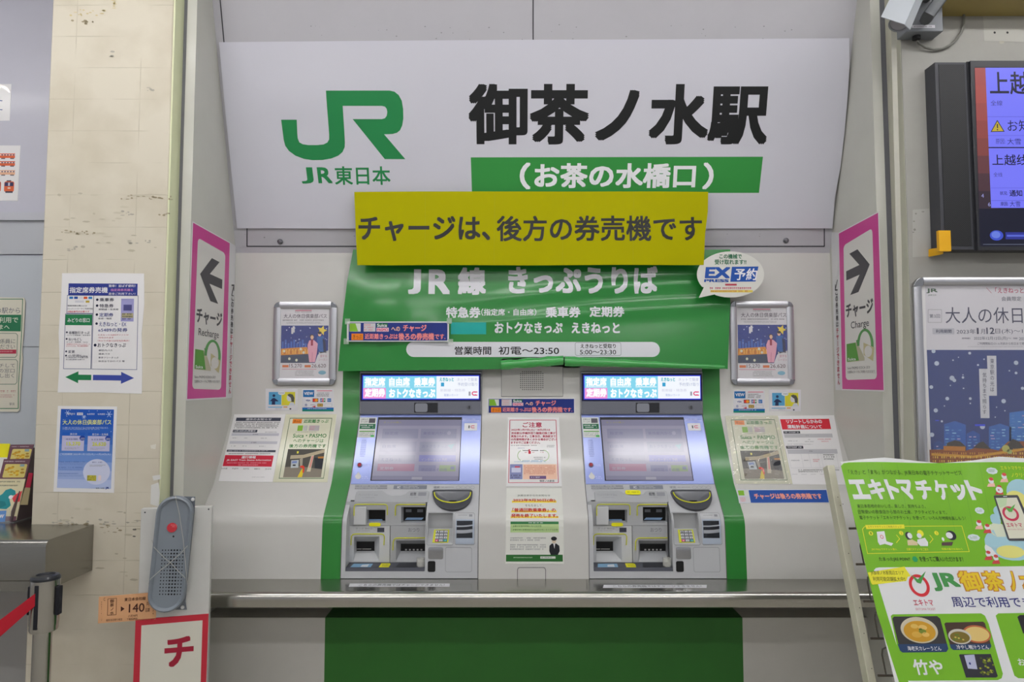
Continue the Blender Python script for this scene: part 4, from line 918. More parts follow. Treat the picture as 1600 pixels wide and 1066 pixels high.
    def es(c, e=.42): return M(c, .12, emit=e, emix='30303c', coat=.6)
    b.poly([(592.3, 656), (721, 656), (716.3, 751), (580.5, 750.3)], SCR, 0)
    q = Q((592.3, 656), (721, 656), (716.3, 751), (580.5, 750.3)); TX = es('8c88b8')
    QR(b, q, 0, 0, 1, .10, es('aeaacc'), 1); QR(b, q, 0, .93, 1, 1, es('b0accc'), 1); QT(b, q, 'きっぷの購入', .06, .03, .28, .06, es('d0c878'), 0, 2); QR(b, q, .46, .945, .58, .99, es('d8d6e8'), 2)
    for a_, c_, d_, e_, col, tx in ((.06, .15, .49, .31, 'b0aed0', '指定席'), (.52, .15, .95, .31, 'b0aed0', '乗換案内から'), (.05, .365, .48, .53, 'bab6d6', '自由席'), (.52, .365, .95, .53, 'b4b4d2', 'おトクなきっぷ'), (.05, .585, .48, .69, 'bab8d4', 'えきねっと'), (.525, .585, .955, .69, '9c9cf0', 'インターネット予約'), (.05, .73, .48, .85, 'd898b8', '定期券'), (.53, .75, .73, .85, 'a8a6d0', '領収証・その他'), (.77, .75, .96, .85, 'b8d498', '')):
        QR(b, q, a_, c_, d_, e_, es(col), 1)
        if tx: QT(b, q, tx, a_ + .03, c_ + .05, a_ + .03 + min(.3, .04 * len(tx) + .04), c_ + .1, TX if col[:2] not in ('9c', 'd8') else es('dedcf0'), 0, 2)
    b.ell(*q(.86, .22), 3, 3, es('c8c8e8'), 2); b.poly([q(.85, .42), q(.93, .40), q(.9, .49)], es('98c8d8'), 2); QR(b, q, .9, .77, .945, .82, es('a0a8c8'), 2)
    b.build('touch_screen', t)
    b = slopesheet(*S1, off=.0052); b.rr(725.5, 661.5, 745.5, 673, 1, WHITE, 1); b.rect(732, 665, 733.8, 669.5, DKG, 2); b.ring(738, 667.2, 2.6, 2.2, 1.0, M('d8486c', .5), 2, t0=40, t1=320); b.rect(737.5, 665, 741.5, 666, M('d8486c', .5), 2); b.rect(737.5, 668.4, 741.5, 669.4, M('d8486c', .5), 2)
    b.build('card_logo_sticker', t)
    b = slopesheet(*S1, off=.0052); b.poly([(562.5, 652.5), (589, 652.5), (585.5, 684), (559, 683.5)], M('d8dcd8', .4), 0); b.rect(576.5, 654, 586.5, 661, M('5a5860', .5), 1); b.text('お知らせ', 564.5, 654, 575, 657, DKG, 0, 1); b.text('きっぷの', 564, 657.5, 574.5, 660.5, DKG, 0, 1)
    b.poly([(562.5, 662.5), (587, 662.5), (586, 670.5), (561.5, 670.5)], M('226a48', .5), 1); b.greek(563.5, 663.5, 585, 669.5, 2, WHITE, 2); b.rect(561.5, 673.5, 585.5, 675, M('5a9a3c', .5), 1); b.greek(561.5, 676, 584.5, 682, 3, GRAYT, 2); b.rect(579, 680, 584.5, 683, M('50b060', .5), 3)
    b.build('green_sticker', t, label='small white and green sticker on the blue panel')
    sh = slopesheet(*S1, off=.0045); xx, yy = sh.loc(562, 727); c = sh.world(xx, yy, 0)
    MB().lathe([(.010, 0), (.010, .003), (.0085, .0035)], c, M('6a6c88', .4), 20, sh.n).build('call_button_ring', t); MB().lathe([(.0075, .002), (.0072, .005), (.0045, .0062), (.001, .0066)], c, M('a01228', .25, coat=.6), 20, sh.n).build('call_button', t, label='red call button')
    b = slopesheet(*S1, off=.0052); pts = [(559.5 + 4.7 * math.cos(math.radians(t_)), 744.5 + 4.4 * math.sin(math.radians(t_))) for t_ in range(-20, 201, 15)] + [(557.3, 741), (560.2, 737.6), (562.3, 741)]
    b.base(pts, M('d2d2d0', .4), .0008); b.build('headphone_cover', t)
    # printed labels on the slope above the recess
    S2 = (PROF[2], PROF[3]); b = slopesheet(*S2, off=.0008)
    b.rect(555, 758.5, 605, 761.2, GRAYT, 1); b.rect(554.5, 762, 605, 764.5, GRAYT, 1); b.greek(556, 759, 595, 761, 1, M('c8cacc', .5), 2); b.greek(556, 762.5, 590, 764.2, 1, M('c8cacc', .5), 2)
    b.rect(615, 758.5, 667, 764.5, M('7e828c', .5), 1); b.text('IC', 621, 760, 626, 763.5, M('d8dade', .5), .03, 3); b.greek(630, 759.5, 655, 763.8, 2, M('c8cacc', .5), 2)
    b.text('硬貨', 677.5, 759.8, 687, 763.5, GRAYT, .01, 2); b.greek(690, 760.5, 710, 762.8, 1, GRAYT, 2)
    for i in range(4): b.ring(716 + i * 7.4, 762, 3.4, 2.4, .35, GRAYT, 2, n=14)
    b.build('printed_label', t)
    # hood of the recess with its notch
    hsx = slopesheet(*S2, off=.0)
    pts = [(557, 770), (560, 767.5), (597, 767.5), (600, 769), (605, 773), (612, 775), (626, 775), (633, 773), (637, 769), (641, 767.3), (668, 767.3), (670.5, 769), (668.5, 785.5), (553.5, 785.5)]
    P = [hsx.world(*hsx.loc(*p), 0.0) for p in pts]; n = hsx.n
    MB().prism([p + n * .0035 for p in P], -n * .02, MG2).build('recess_hood', t, bevel=.0012)
    b = slopesheet(*S2, off=.0042); b.text('クレジットカード Suica', 560, 771.5, 590.5, 775, GRAYT, 0, 1); b.greek(566, 777, 586, 778.5, 1, GRAYT, 1); b.build('hood_label', t); b = slopesheet(*S2, off=.0042); b.text('紙幣', 641, 769.5, 650.5, 775, M('5c5e64', .5), .01, 1); b.rect(653.5, 769.5, 666, 775, M('8c8e94', .5), 1); b.greek(640, 777, 655, 778.5, 1, GRAYT, 1)
    b.build('hood_label', t)
    # pods in the recess
    def zz(v, Y=Yc): return atY(600, v, Y).z
    def xx_(u, Y=Yc): return atY(u, 830, Y).x
    def holeplate(name, outer, hole, inner, m, yi=2.712, yf=Yc, mi=None, parent=t):
        R = lambda q, Y: (atY(q[0], 830, yf).x, atY(q[2], 830, yf).x, atY(600, q[3], yf).z, atY(600, q[1], yf).z)
        o_, h_, i_ = R(outer, yf), R(hole, yf), R(inner, yf); mbx = MB()
        def ringf(a, b, ya, yb, mm):
            A = [(a[0], ya, a[2]), (a[1], ya, a[2]), (a[1], ya, a[3]), (a[0], ya, a[3])]; B = [(b[0], yb, b[2]), (b[1], yb, b[2]), (b[1], yb, b[3]), (b[0], yb, b[3])]
            mbx.add(A + B, [(i, (i + 1) % 4, 4 + (i + 1) % 4, 4 + i) for i in range(4)], mm)
        ringf(o_, h_, yf, yf, m); ringf(h_, i_, yf, yi, m); ringf(o_, o_, 2.724, yf, m)
        mbx.add([(i_[0], yi, i_[2]), (i_[1], yi, i_[2]), (i_[1], yi, i_[3]), (i_[0], yi, i_[3])], [(0, 1, 2, 3)], mi or SLOT)
        return mbx.build(name, parent, smooth=False)
    def guide(name, pts, Y=Yc, parent=t):
        MB().tube([(atY(u, 830, Y).x, Y - .0004, atY(600, v, Y).z) for u, v in pts], .0020, YG, 6).build(name, parent, label='yellow guide line')
    pc = holeplate('card_slot_unit', (540.5, 784.5, 612, 821.5), (573, 797, 602, 817.5), (574, 799, 600, 816), MG2, 2.695)
    MB().box((xx_(552.5), 2.658, zz(820)), (xx_(572.5), 2.672, zz(791.5)), MG3).build('card_flap', pc, bevel=.003)
    guide('guide_line', [(552.8, 806), (552.8, 792), (554.5, 789), (558, 788.3), (600, 788.3), (603.5, 789), (604.8, 792), (604.8, 805)], 2.657, pc)
    b = wallsheet(2.694); b.poly([(577, 811.5), (597, 811.5), (599, 816), (574.5, 816)], M('88a8cc', .3), 1); b.build('slot_tray', pc)
    pb = holeplate('bill_slot_unit', (612, 784.5, 664.8, 821.5), (626.5, 792.5, 664.8, 817), (628.5, 794.5, 664.5, 816.5), MG2, 2.70)
    guide('guide_line', [(617.5, 806), (617.5, 792), (619, 789.5), (622, 788.6), (664.5, 788.6)], 2.666, pb)
    b = wallsheet(2.699); b.poly([(636, 809), (662, 809), (659, 812.5), (632.5, 812.5)], M('88a8cc', .3), 1); b.rect(634, 796, 643, 800.5, M('6c7078', .4), 1); b.rect(652, 796, 661, 800.5, M('6c7078', .4), 1); b.build('bill_roller', pb)
    ys = wallsheet(2.664); ys.rr(576.5, 817, 595, 822.7, 3, M('e8e41c', .5), 0); ys.build('yellow_sticker', t)
    pa = holeplate('ticket_outlet_unit', (540.5, 822, 609, 879), (553, 838.5, 593, 877), (553.5, 850.5, 582, 865.5), MG3, 2.712)
    guide('guide_line', [(548.6, 852), (549.2, 838), (551.5, 835.5), (555, 834.6), (596, 834.6), (599.5, 836), (600.8, 839), (600, 852)], 2.667, pa)
    b = wallsheet(2.7112); b.rect(557, 857.5, 580, 858.8, M('a8aaa4', .4), 1); b.rect(565, 856, 566, 860, SLOT, 2); b.build('outlet_rollers', pa)
    b = wallsheet(2.6672); b.text('きっぷ 領収証', 556, 824.5, 582.5, 827.5, GRAYT, 0, 1); b.rect(589.5, 824.8, 600.5, 831.8, M('3c3e4c', .4), 1); b.greek(556, 829, 580, 830.5, 1, GRAYT, 1); b.frame(584, 824.5, 587.5, 829, .4, .3, GRAYT, MG3, 1); b.build('printed_label', t); b = wallsheet(2.6672)
    b.text('おつり', 638, 825, 655, 831.5, M('66686c', .5), .0, 1); b.greek(636, 834, 657, 835.2, 1, GRAYT, 1); b.build('printed_label', t)
    pd = holeplate('change_outlet_unit', (610, 822, 664.8, 879), (619, 844.5, 664.8, 878), (624, 853.5, 664.6, 865), MG2, 2.705)
    guide('guide_line', [(614.2, 860), (614.6, 847), (616.5, 842.5), (620, 841), (664.5, 840.6)], 2.667, pd)
    b = wallsheet(2.7042)
    for i in range(5): b.rect(633 + i * 6, 858, 636 + i * 6, 860.5, M('a8a8a8', .4), 1)
    b.build('coin_rollers', pd)
    # bottom tray
    zt = zz(879.5, 2.668); zf = zz(887.5, 2.612)
    tr = MB().profx([(2.70, zt), (2.668, zt), (2.613, zf), (2.609, zL), (2.70, zL)], cx0 + .001, cx1 - .001, TRAY).build('tray', t, bevel=.0008)
    b = slopesheet((2.668, zt), (2.613, zf), .0006)
    b.poly([(553, 881), (583, 881), (579, 886.6), (547, 886.6)], M('7ba3c4', .45), 1); b.poly([(566, 883), (577, 882), (574, 886.2), (563, 886)], M('d4d8dc', .5), 2); b.build('blue_sticker', tr)
    b = slopesheet((2.668, zt), (2.613, zf), .0006); b.poly([(596, 880.5), (609, 880.5), (610.5, 882), (607, 886.8), (591.5, 886.8)], M('dcd818', .5), 1); b.greek(597, 881.5, 608, 886, 3, M('6a6830', .5), 2); b.build('yellow_sticker', tr)
    b = slopesheet((2.668, zt), (2.613, zf), .0006); b.poly([(624, 880), (656, 880), (653, 886.5), (618, 886.5)], M('2c2e34', .4), 1); b.build('coin_dish', tr)
    cc = atY(656.5, 884, 2.635); MB().lathe([(.016, 0), (.0165, .03), (.0155, .03), (.015, .002)], (cx1 - .018, 2.632, (zt + zf) / 2 - .001), glass('e8e8e0', .05, .3), 20).build('clear_coin_cup', t, label='small clear plastic cup')
    # coin bowl
    s = slopesheet(*S2, off=.0); zc0 = []
    def D(x0_, x1_, y0_, y1_, n=22, top=2.0):
        cx = (x0_ + x1_) / 2; rx = (x1_ - x0_) / 2; pts = [(x0_ + 3, y0_), (x1_ - 3, y0_)]
        for i in range(n + 1):
            t_ = math.pi * i / n; pts.append((cx + rx * math.cos(t_) ** 1 if True else 0, y0_ + top + (y1_ - y0_ - top) * math.sin(t_) ** .85))
        return pts
    out = D(676, 738.5, 768.2, 799.5); inn = D(679, 735.5, 771, 788.5, top=1.5)
    mbx = MB(); PO = [s.world(*s.loc(*p), .012) for p in out]; PB = [s.world(*s.loc(*p), -.004) for p in out]; PI_ = [s.world(*s.loc(*p), .012) for p in inn]
    ctr = [s.world(*s.loc(707.5 + (p[0] - 707.5) * .22, 783.5 + (p[1] - 780) * .12), .0015) for p in inn]; n = len(PO)
    mbx.add(PO + PB, [(i, (i + 1) % n, n + (i + 1) % n, n + i) for i in range(n)], DSL)
    mbx.add(PO + PI_, [(i, (i + 1) % n, n + (i + 1) % n, n + i) for i in range(n)], DSL); mbx.add(PI_ + ctr, [(i, (i + 1) % n, n + (i + 1) % n, n + i) for i in range(n)], M('5e6066', .3, coat=.3)); mbx.add(ctr, [tuple(range(n))], SLOT)
    cb = mbx.build('coin_bowl', t, label='dark grey coin bowl')
    arc = [s.world(*s.loc(*p), .0125) for p in inn[2:]]; MB().tube(arc, .0022, M('d8dc24', .35), 8).build('guide_line', cb, label='yellow guide line')
    # keypad recess print and keypad
    b = PSheet(.0006); OG = M('8e9094', .6)
    for (a0, c0, a1, c1) in ((666.5, 801, 708.5, 852), (710.5, 801.5, 741.8, 851.5), (696, 855.5, 737, 894)):
        b.line([(a0 + 2, c0), (a1 - 2, c0), (a1, c0 + 2), (a1, c1 - 2), (a1 - 2, c1), (a0 + 2, c1), (a0, c1 - 2), (a0, c0 + 2), (a0 + 2, c0)], .6, OG, 1)
    b.greek(716, 804.5, 731, 806.5, 1, GRAYT, 1); b.rect(733, 804, 738, 807.5, GRAYT, 1); b.build('panel_outline', t)
    kb0, kb1 = (2.6565, zc), (yprof(zk0), zk0); ks = slopesheet(kb0, kb1, .0012)
    b = slopesheet(kb0, kb1, .002); b.base([(678.5, 827.6), (702, 827.6), (700.5, 848), (675.5, 848)], YG, .0025); b.rect(680.4, 828.6, 699.2, 847.2, M('707278', .5), 1)
    kp = b.build('keypad', t); kq = Q((680.5, 828.8), (700.3, 828.8), (698.8, 847.2), (678.3, 847.2))
    kc = [M('c8cace', .4)] * 12; kc[9] = M('d8507c', .4); kc[11] = M('1c9c9c', .4)
    for i in range(12):
        r_, c_ = divmod(i, 3); s2 = slopesheet(kb0, kb1, .0024)
        pts = [kq(c_ / 3 + .05, r_ / 4 + .06), kq(c_ / 3 + .29, r_ / 4 + .06), kq(c_ / 3 + .29, r_ / 4 + .21), kq(c_ / 3 + .05, r_ / 4 + .21)]
        P = [s2.world(*s2.loc(*p), 0) for p in pts]; kk = MB(); kk.prism(P, s2.n * .0022, kc[i])
        s3 = slopesheet(kb0, kb1, .0050); m = kq(c_ / 3 + .17, r_ / 4 + .135); b3 = s3; V, Fs, ax, bx, ay, by = glyph('123456789×0○'[i]); b3.text('123456789×0○'[i], m[0] - .8, m[1] - 1.1, m[0] + .8, m[1] + 1.1, M('3a3c44', .5) if i not in (9, 11) else WHITE, 0, 0)
        kk.add([b3.world(*v[:2], 0) for v in b3.V], b3.Fc, b3.mats[0])
        kk.build('key', kp, smooth=False, fixn=False)
    # code reader, mirror, dark sensor
    b = PSheet(.0012); b.base([(712.3, 811.5), (741, 811.5), (740.6, 850.5), (711.6, 850.5)], M('a9b4c4', .3, coat=.2), .0012); b.poly([(713.6, 814), (738.5, 814), (738.2, 841), (713, 841)], M('20242e', .06, coat=1.0), 1)
    for y0_ in (819.5, 826.5):  # pale bands painted on the reader window as reflections of the lights
        pts = [(713.4 + 25 * i / 8, y0_ + 2.0 - 2.6 * (i / 8 - .2) ** 2 * (1 if True else 1)) for i in range(9)]
        b.poly([(x, y + .0) for x, y in pts] + [(x, y + (2.2 if y0_ < 823 else 5.2)) for x, y in reversed(pts)], M('b4b9c2', .25, .3), 2)
    b.build('code_reader', t)
    b = PSheet(.0012); b.rr(669, 855.5, 692.5, 874, 2.5, M('c4c6cc', .04, 1.0), 0); b.build('small_mirror', t)
    b = PSheet(.0012); b.rr(668.3, 877, 680.3, 894, 2.5, M('0e0f12', .25, coat=.5), 0); b.build('sensor_window', t)
    return t
TM1 = machine('ticket machine left of the centre notices, with screen, coin bowl and keypad')
TM2 = dup(TM1, TM1.location + Vector((DX, 0, 0)), 'ticket machine right of the centre notices, with extra yellow sticker on its recess hood')
s = slopesheet(PROF[2], PROF[3], off=.0045); s.rr(977, 766, 1001, 773, 3, M('e8e41c', .5), 0); s.greek(980, 768, 998, 770.5, 1, M('807c20', .5), 1)
s.build('yellow_sticker', TM2, label='yellow sticker on the hood edge')

# ================================================================== STAINLESS COUNTER
STL = brushed('b4b2ac', .2, (.2, 1, 1)); ZC = .763
mb = MB(); N = 8
pr = [(2.93, ZC), (2.462, ZC)] + [(2.462 - .024 * math.sin(math.radians(90 * i / N)), ZC - .024 + .024 * math.cos(math.radians(90 * i / N))) for i in range(1, N + 1)] + [(2.440, ZC - .050), (2.446, ZC - .054), (2.93, ZC - .054)]
mb.profx(pr, XL + .001, XR - .001, STL)
ct = mb.build('counter', label='long stainless steel counter with rounded front edge below the ticket machines', cat='counter')
MB().box((XL + .01, YBS + .03, .12), (XR - .01, 2.93, .135), M('404044', .6)).build('brace_rail', ct)
zs = Sheet((0, 2.5, ZC), (1, 0, 0), (0, -1, 0), .0006)
for x in (368.5 * 0 + 0,): pass
for u in (746.5, 917): zs.line([(u, 906), (u, 921)], .7, M('4a4a4a', .6), 1)  # dark lines painted on the steel as reflections of the machine edges
zs.build('edge_reflection', ct)
for i, (a0, a1, y0, y1) in enumerate(((545, 702.5, 912, 916.8), (942, 1104, 914, 918.6))):
    zs = Sheet((0, 2.5, ZC), (1, 0, 0), (0, -1, 0), .0008); zs.base([(a0 + 1.5, y0), (a1 + .5, y0), (a1, y1), (a0, y1)], M('dcdce2', .4), .0006)
    zs.text('こちらの券売機ではチャージできません!', a0 + 16, y0 + .9, a1 - 8, y1 - .8, DKG, .0, 2)
    zs.build('counter_label', label='white paper label on the steel counter in front of the %s ticket machine' % ('left', 'right')[i], cat='label', group='paper labels on the counter')

# ================================================================== LEFT SIDE
# posters on the pillar
b = wallsheet(YF, .0012)
qa = Q((97, 427), (225, 427.5), (221.5, 615.5), (90, 613.5))
def guide_poster(b, q):
    pts = [q(0, 0), q(.5, -.003), q(1, 0), q(1.01, .25), q(.985, .5), q(1.0, .75), q(1, 1), q(.5, .995), q(0, 1), q(.01, .75), (q(0, .5)[0] - 2, q(0, .5)[1]), q(.0, .25)]
    b.base(pts, PAPER, .001); NB = M('2c3a8c', .45); GG = M('1f7a4a', .45); DN = M('2a2c48', .5); RR_ = M('c84058', .5)
    QR(b, q, .085, .085, .925, .185, NB); QT(b, q, '指定席券売機', .10, .115, .565, .165, WHITE, .02); QT(b, q, '簡単！並ばず便利！', .575, .093, .90, .115, WHITE, .01); QT(b, q, '指定席券売機を', .60, .127, .875, .149, M('d890c8', .5), .01); QT(b, q, '是非ご利用下さい！', .575, .16, .9, .18, WHITE, .01)
    for a_, c_, d_, e_ in ((.075, .185, .395, .335), (.395, .185, .935, .80), (.06, .34, .385, .80)):
        b.line([q(a_, c_), q(d_, c_), q(d_, e_), q(a_, e_), q(a_, c_)], .8, M('5a6288', .5), 1)
    for i, c in enumerate(('2a72b8', '2450a0', 'd8d8e0', 'c85028', '3a80c0')): QR(b, q, .10 + i * .058, .195, .145 + i * .058, .215, M(c, .5))
    QR(b, q, .3, .228, .345, .246, M('b8a040', .5)); QR(b, q, .17, .228, .28, .246, M('d0d0d8', .5)); QT(b, q, '乗車券類の購入には', .085, .265, .32, .278, DN); QT(b, q, 'クレジットカードご利用可能', .08, .29, .39, .303, DN); QT(b, q, '※暗証番号が必要です', .085, .313, .35, .328, RR_, .01)
    QR(b, q, .06, .345, .385, .435, GG); QT(b, q, 'みどりの窓口', .09, .375, .355, .41, WHITE, .012)
    for y, tx, x in ((.485, '各種割引きっぷ', .36), (.54, '払いもどし', .27), (.645, '変更', .19), (.68, '小児用Suica', .345)): p = q(.085, y + .01); b.ell(p[0], p[1], 1.5, 1.5, DN, 2, n=12); QT(b, q, tx, .11, y, x, y + .024, DN, .004)
    for y, tx, x, m in ((.513, 'ジパング倶楽部・学生割引', .37, DN), (.57, 'きっぷ・定期券・Suica', .34, DN), (.588, '※定期券などの払いもどしSuicaカード', .37, RR_), (.603, 'おひとりさま、本人確認書類が', .35, RR_), (.70, '※小児用Suicaカードの購入には', .35, DN), (.716, '本人確認書類が必要です', .31, DN)): QT(b, q, tx, .085, y, x, y + .011, m)
    for y, tx, x, h_ in ((.205, '乗車券', .645, .03), (.255, '特急券', .64, .03), (.33, '定期券', .64, .032), (.405, 'えきねっと・EX', .80, .036)):
        p = q(.44, y + .015); b.ell(p[0], p[1], 2, 2, DN, 2, n=12); QT(b, q, tx, .47, y, x, y + h_, NB if y > .3 else DN, .004)
    QT(b, q, 'e5489の発券', .465, .455, .815, .488, NB, .004); QT(b, q, '新幹線・在来線', .46, .293, .70, .308, DN); QT(b, q, '新規・継続', .46, .37, .62, .385, DN)
    QT(b, q, 'えきねっとはJREポイントが', .46, .507, .83, .520, RR_); QT(b, q, '付与されます', .47, .53, .65, .543, RR_); QT(b, q, '（みどりの窓口は付与対象外）', .46, .555, .84, .568, RR_)
    p = q(.43, .597 + .0); b.ell(p[0], q(.43, .60)[1], 2.3, 2.3, DN, 2, n=12); QT(b, q, 'おトクなきっぷ', .46, .582, .80, .615, DN, .006)
    for i, tx in enumerate(('都区内パス', '週末パス', '東京フリーきっぷ', '休日おでかけパス 等')): QT(b, q, tx, .475, .635 + i * .03, (.64, .61, .715, .79)[i], .65 + i * .03, DN)
    QR(b, q, .73, .21, .885, .40, M('9a98c8', .5)); QR(b, q, .76, .26, .86, .31, M('4a4a80', .5), 2); QR(b, q, .74, .33, .88, .37, M('b0a880', .5), 2); QG(b, q, .75, .33, .87, .39, 3, DN)
    b.poly([q(.085, .87), q(.24, .82), q(.24, .848), q(.395, .848), q(.395, .893), q(.24, .893), q(.24, .92)], GG, 1)
    b.poly([q(.905, .87), q(.75, .82), q(.75, .848), q(.415, .848), q(.415, .893), q(.75, .893), q(.75, .92)], M('3a4a9c', .45), 1)
b.mats = []; guide_poster(b, qa)
b.build('guide_poster', label='white poster with green and blue arrows along its foot on the cream pillar', cat='poster')
b = wallsheet(YF, .0012); qb = Q((90.5, 634.5), (183, 635.5), (178, 770.5), (83.5, 768.5))
def pass_poster(b, q):
    b.base([q(0, 0), q(1, 0), q(1, 1), q(0, 1)], PAPER, .001)
    cols = ['1c55b4', '2058b6', '2a60ba', '3a6cbe', '4f7cc6', '6a8ed0', '849fd8', '9db0de', 'b0bfe4']
    for i, c in enumerate(cols): QR(b, q, .055, .035 + .102 * i, .95, .035 + .102 * (i + 1) + .001, M(c, .4))
    random.seed(11)
    for i in range(18): p = q(random.uniform(.08, .93), random.uniform(.04, .3)); b.ell(p[0], p[1], .5, .5, WHITE, 2, n=8)
    for cx, cy, r in ((.87, .09, 5), (.17, .08, 4), (.45, .125, 3)):
        for t_ in range(3): p = q(cx, cy); dx, dy = r * math.cos(t_ * 1.047), r * math.sin(t_ * 1.047); b.line([(p[0] - dx, p[1] - dy), (p[0] + dx, p[1] + dy)], .7, M('c8d8f4', .5), 2)
    QT(b, q, '期間限定', .17, .08, .3, .1, WHITE); QR(b, q, .33, .075, .43, .105, WHITE, 2); QT(b, q, '第3回', .345, .08, .42, .1, NAVY, 0, 4); QT(b, q, '会員限定', .5, .08, .63, .1, WHITE); QT(b, q, '利用期間', .68, .08, .8, .1, WHITE)
    QT(b, q, '大人の休日倶楽部パス', .095, .155, .915, .215, M('d8dc8c', .5), .02); QG(b, q, .1, .24, .88, .275, 3, M('c0cce8', .5))
    for i, (a0, tx, pr_) in enumerate(((.10, '東日本', '15,270'), (.53, '東日本・北海道', '26,620'))):
        QR(b, q, a0, .305, a0 + .38, .345, M('1c5ab8', .5), 2); QT(b, q, tx, a0 + (.13 if i == 0 else .07), .312, a0 + (.25 if i == 0 else .34), .337, WHITE, 0, 4)
        QR(b, q, a0, .345, a0 + .37, .52, M('c0bedd', .5), 2); QT(b, q, '4日間' if i == 0 else '5日間', a0 + .06, .375, a0 + .26, .395, NAVY, 0, 4); QT(b, q, pr_, a0 + .08, .415, a0 + .31, .465, M('d4d838', .5), .03, 4); QG(b, q, a0 + .05, .48, a0 + .3, .505, 2, GRAYT, 4)
        p = q(a0 + .34, .37); b.ell(p[0], p[1], 4.5, 4, M('1c3f9a', .5), 4); QG(b, q, a0 + .31, .365, a0 + .38, .39, 2, WHITE, 5)
    QT(b, q, 'ご利用期間 2023年1月12日(木)～1月24日(火)', .075, .545, .92, .572, M('d8e2f4', .5), .0)
    for y in (.64, .705, .775): QG(b, q, .07, y, .5, y + .02, 1, M('4a68b0', .5)); QG(b, q, .07, y + .025, .5, y + .045, 2, M('6a84c0', .5))
    p = q(.70, .76); b.ell(p[0], p[1], 21, 20, M('cdd2ea', .5), 2, n=36); QT(b, q, '便利！お得！', .62, .64, .79, .657, NAVY, 0, 4); QG(b, q, .58, .675, .85, .7, 2, GRAYT, 4)
    QR(b, q, .55, .80, .70, .865, M('c0b840', .5), 4); QG(b, q, .55, .805, .7, .86, 3, M('5a5a30', .5), 5); QR(b, q, .73, .80, .78, .86, M('e8d8dc', .5), 4)
    QT(b, q, '御茶ノ水駅', .70, .94, .84, .957, DKG, 0, 4); QT(b, q, 'JR', .86, .932, .92, .96, NAVY, .05, 4)
pass_poster(b, qb); b.build('pass_poster', label='blue snow poster with white margin below the arrow poster on the pillar', cat='poster')
# notices on the wall behind the counter
b = wallsheet(YLW + .012, .001); b.base([(-40, 131), (17.5, 131.5), (17, 150), (15, 188.5), (-40, 189)], PAPER); b.line([(-6, 157), (3.5, 157.5)], 1.2, NAVY, 1); b.line([(-6, 171), (3.5, 171.5)], 1.2, NAVY, 1)
b.poly([(-5, 132), (2, 132.5), (10, 135), (15.5, 142), (15, 145), (8, 140), (0, 136), (-5, 135)], M('bcb8b4', .2, .4), 2); b.build('wall_notice', label='white paper notice at the upper left edge, above the train picture sheet', cat='notice')
b = wallsheet(YLW + .012, .001); b.base([(-50, 227), (32, 227.5), (27.5, 314), (-50, 313)], PAPER)
TR_ = M('d8643c', .5); TL_ = M('e0b090', .5)
for y, m in ((240, TR_), (252, TR_), (266, TL_)):
    b.rect(-30, y, 23.5, y + 7, m, 1); b.rect(-30, y + 1.5, 23.5, y + 3, M('e8d8d0', .5), 2)
    for i in range(12): b.rect(-29 + i * 4.5, y + 1.2, -27 + i * 4.5, y + 3.4, M('58506a', .5), 3)
    for i in range(4): b.rect(-26 + i * 14, y + 7, -20 + i * 14, y + 8.5, M('4a4a58', .5), 1)
for x in (-14, 6.5): b.rr(x, 283.5, x + 15.5, 300, 3, TR_, 1); b.rect(x + .8, 285, x + 14.5, 291, M('34365a', .5), 2); b.rect(x + 6.5, 285.5, x + 9, 290.5, M('c8ccd8', .5), 3); b.rect(x + 5.5, 293, x + 10, 295, M('e8d8c0', .5), 2); b.rect(x + 2, 299, x + 13.5, 301.5, M('3a3c50', .5), 2); b.rect(x + 4, 281.8, x + 11, 283.5, M('3a3c50', .5), 1)
b.build('train_picture_sheet', label='white sheet with pictures of orange trains on the wall behind the left counter', cat='poster')
b = wallsheet(YLW, .0025); CRM = M('d6d2c2', .45, coat=.2); GF = M('2a7450', .5)
b.base([(-60, 463), (37.5, 465.5), (39.5, 470), (37, 520), (34.5, 548), (35.5, 560), (32, 605), (30.5, 641), (27, 644), (-60, 642)], CRM, .0012)
b.line([(-50, 467.5), (35.5, 467.5), (33.8, 520), (32, 552), (29, 600), (28.5, 638.5), (-50, 638.5)], 1.1, GF, 1)
b.text('ここの駅から', -26, 481, 31.5, 490, M('5a5e70', .5), 0, 2); b.poly([(-50, 492), (33.4, 492), (32.5, 518), (-50, 517)], GF, 1); b.text('をご利用で', -22, 495.5, 28.5, 504.5, M('d8dccc', .5), .01, 3); b.text('お客さまへ', -30, 507, 15, 515, M('d8dccc', .5), .01, 3)
for y0, y1 in ((521, 558.5), (562, 600.5)): b.line([(-50, y0), (25, y0), (27.5, y0 + 3), (26.5, y1 - 3), (24, y1), (-50, y1)], .9, M('5a7a68', .5), 1)
GY = M('6a6c70', .5); b.text('窓口で係員に', -26, 529.5, 24, 537, GY, 0, 2); b.text('お声がけください', -40, 538, 23.5, 545.5, GY, 0, 2); b.rect(-40, 546.5, 25.5, 552.8, M('b0304a', .5), 2); b.greek(-20, 548, 23, 551, 1, M('e0b0b0', .5), 3)
b.text('改札でタッチして', -46, 568, 23.5, 574.5, GY, 0, 2); b.text('みどりの窓口', -28, 576, 23, 582.5, GY, 0, 2); b.text('お申し出く', -18, 583.5, 22, 590.5, GY, 0, 2)
b.greek(-30, 604, 3, 608, 1, M('b88080', .5), 2); b.greek(-30, 609, 25, 614, 1, M('b88080', .5), 2); b.greek(-30, 616, 26, 622, 2, M('b88080', .5), 2); b.text('駅長', 15, 629.5, 23, 633.5, GY, 0, 2)
b.build('green_border_notice', label='cream notice with green border and a curled right edge, behind the leaflets', cat='notice')

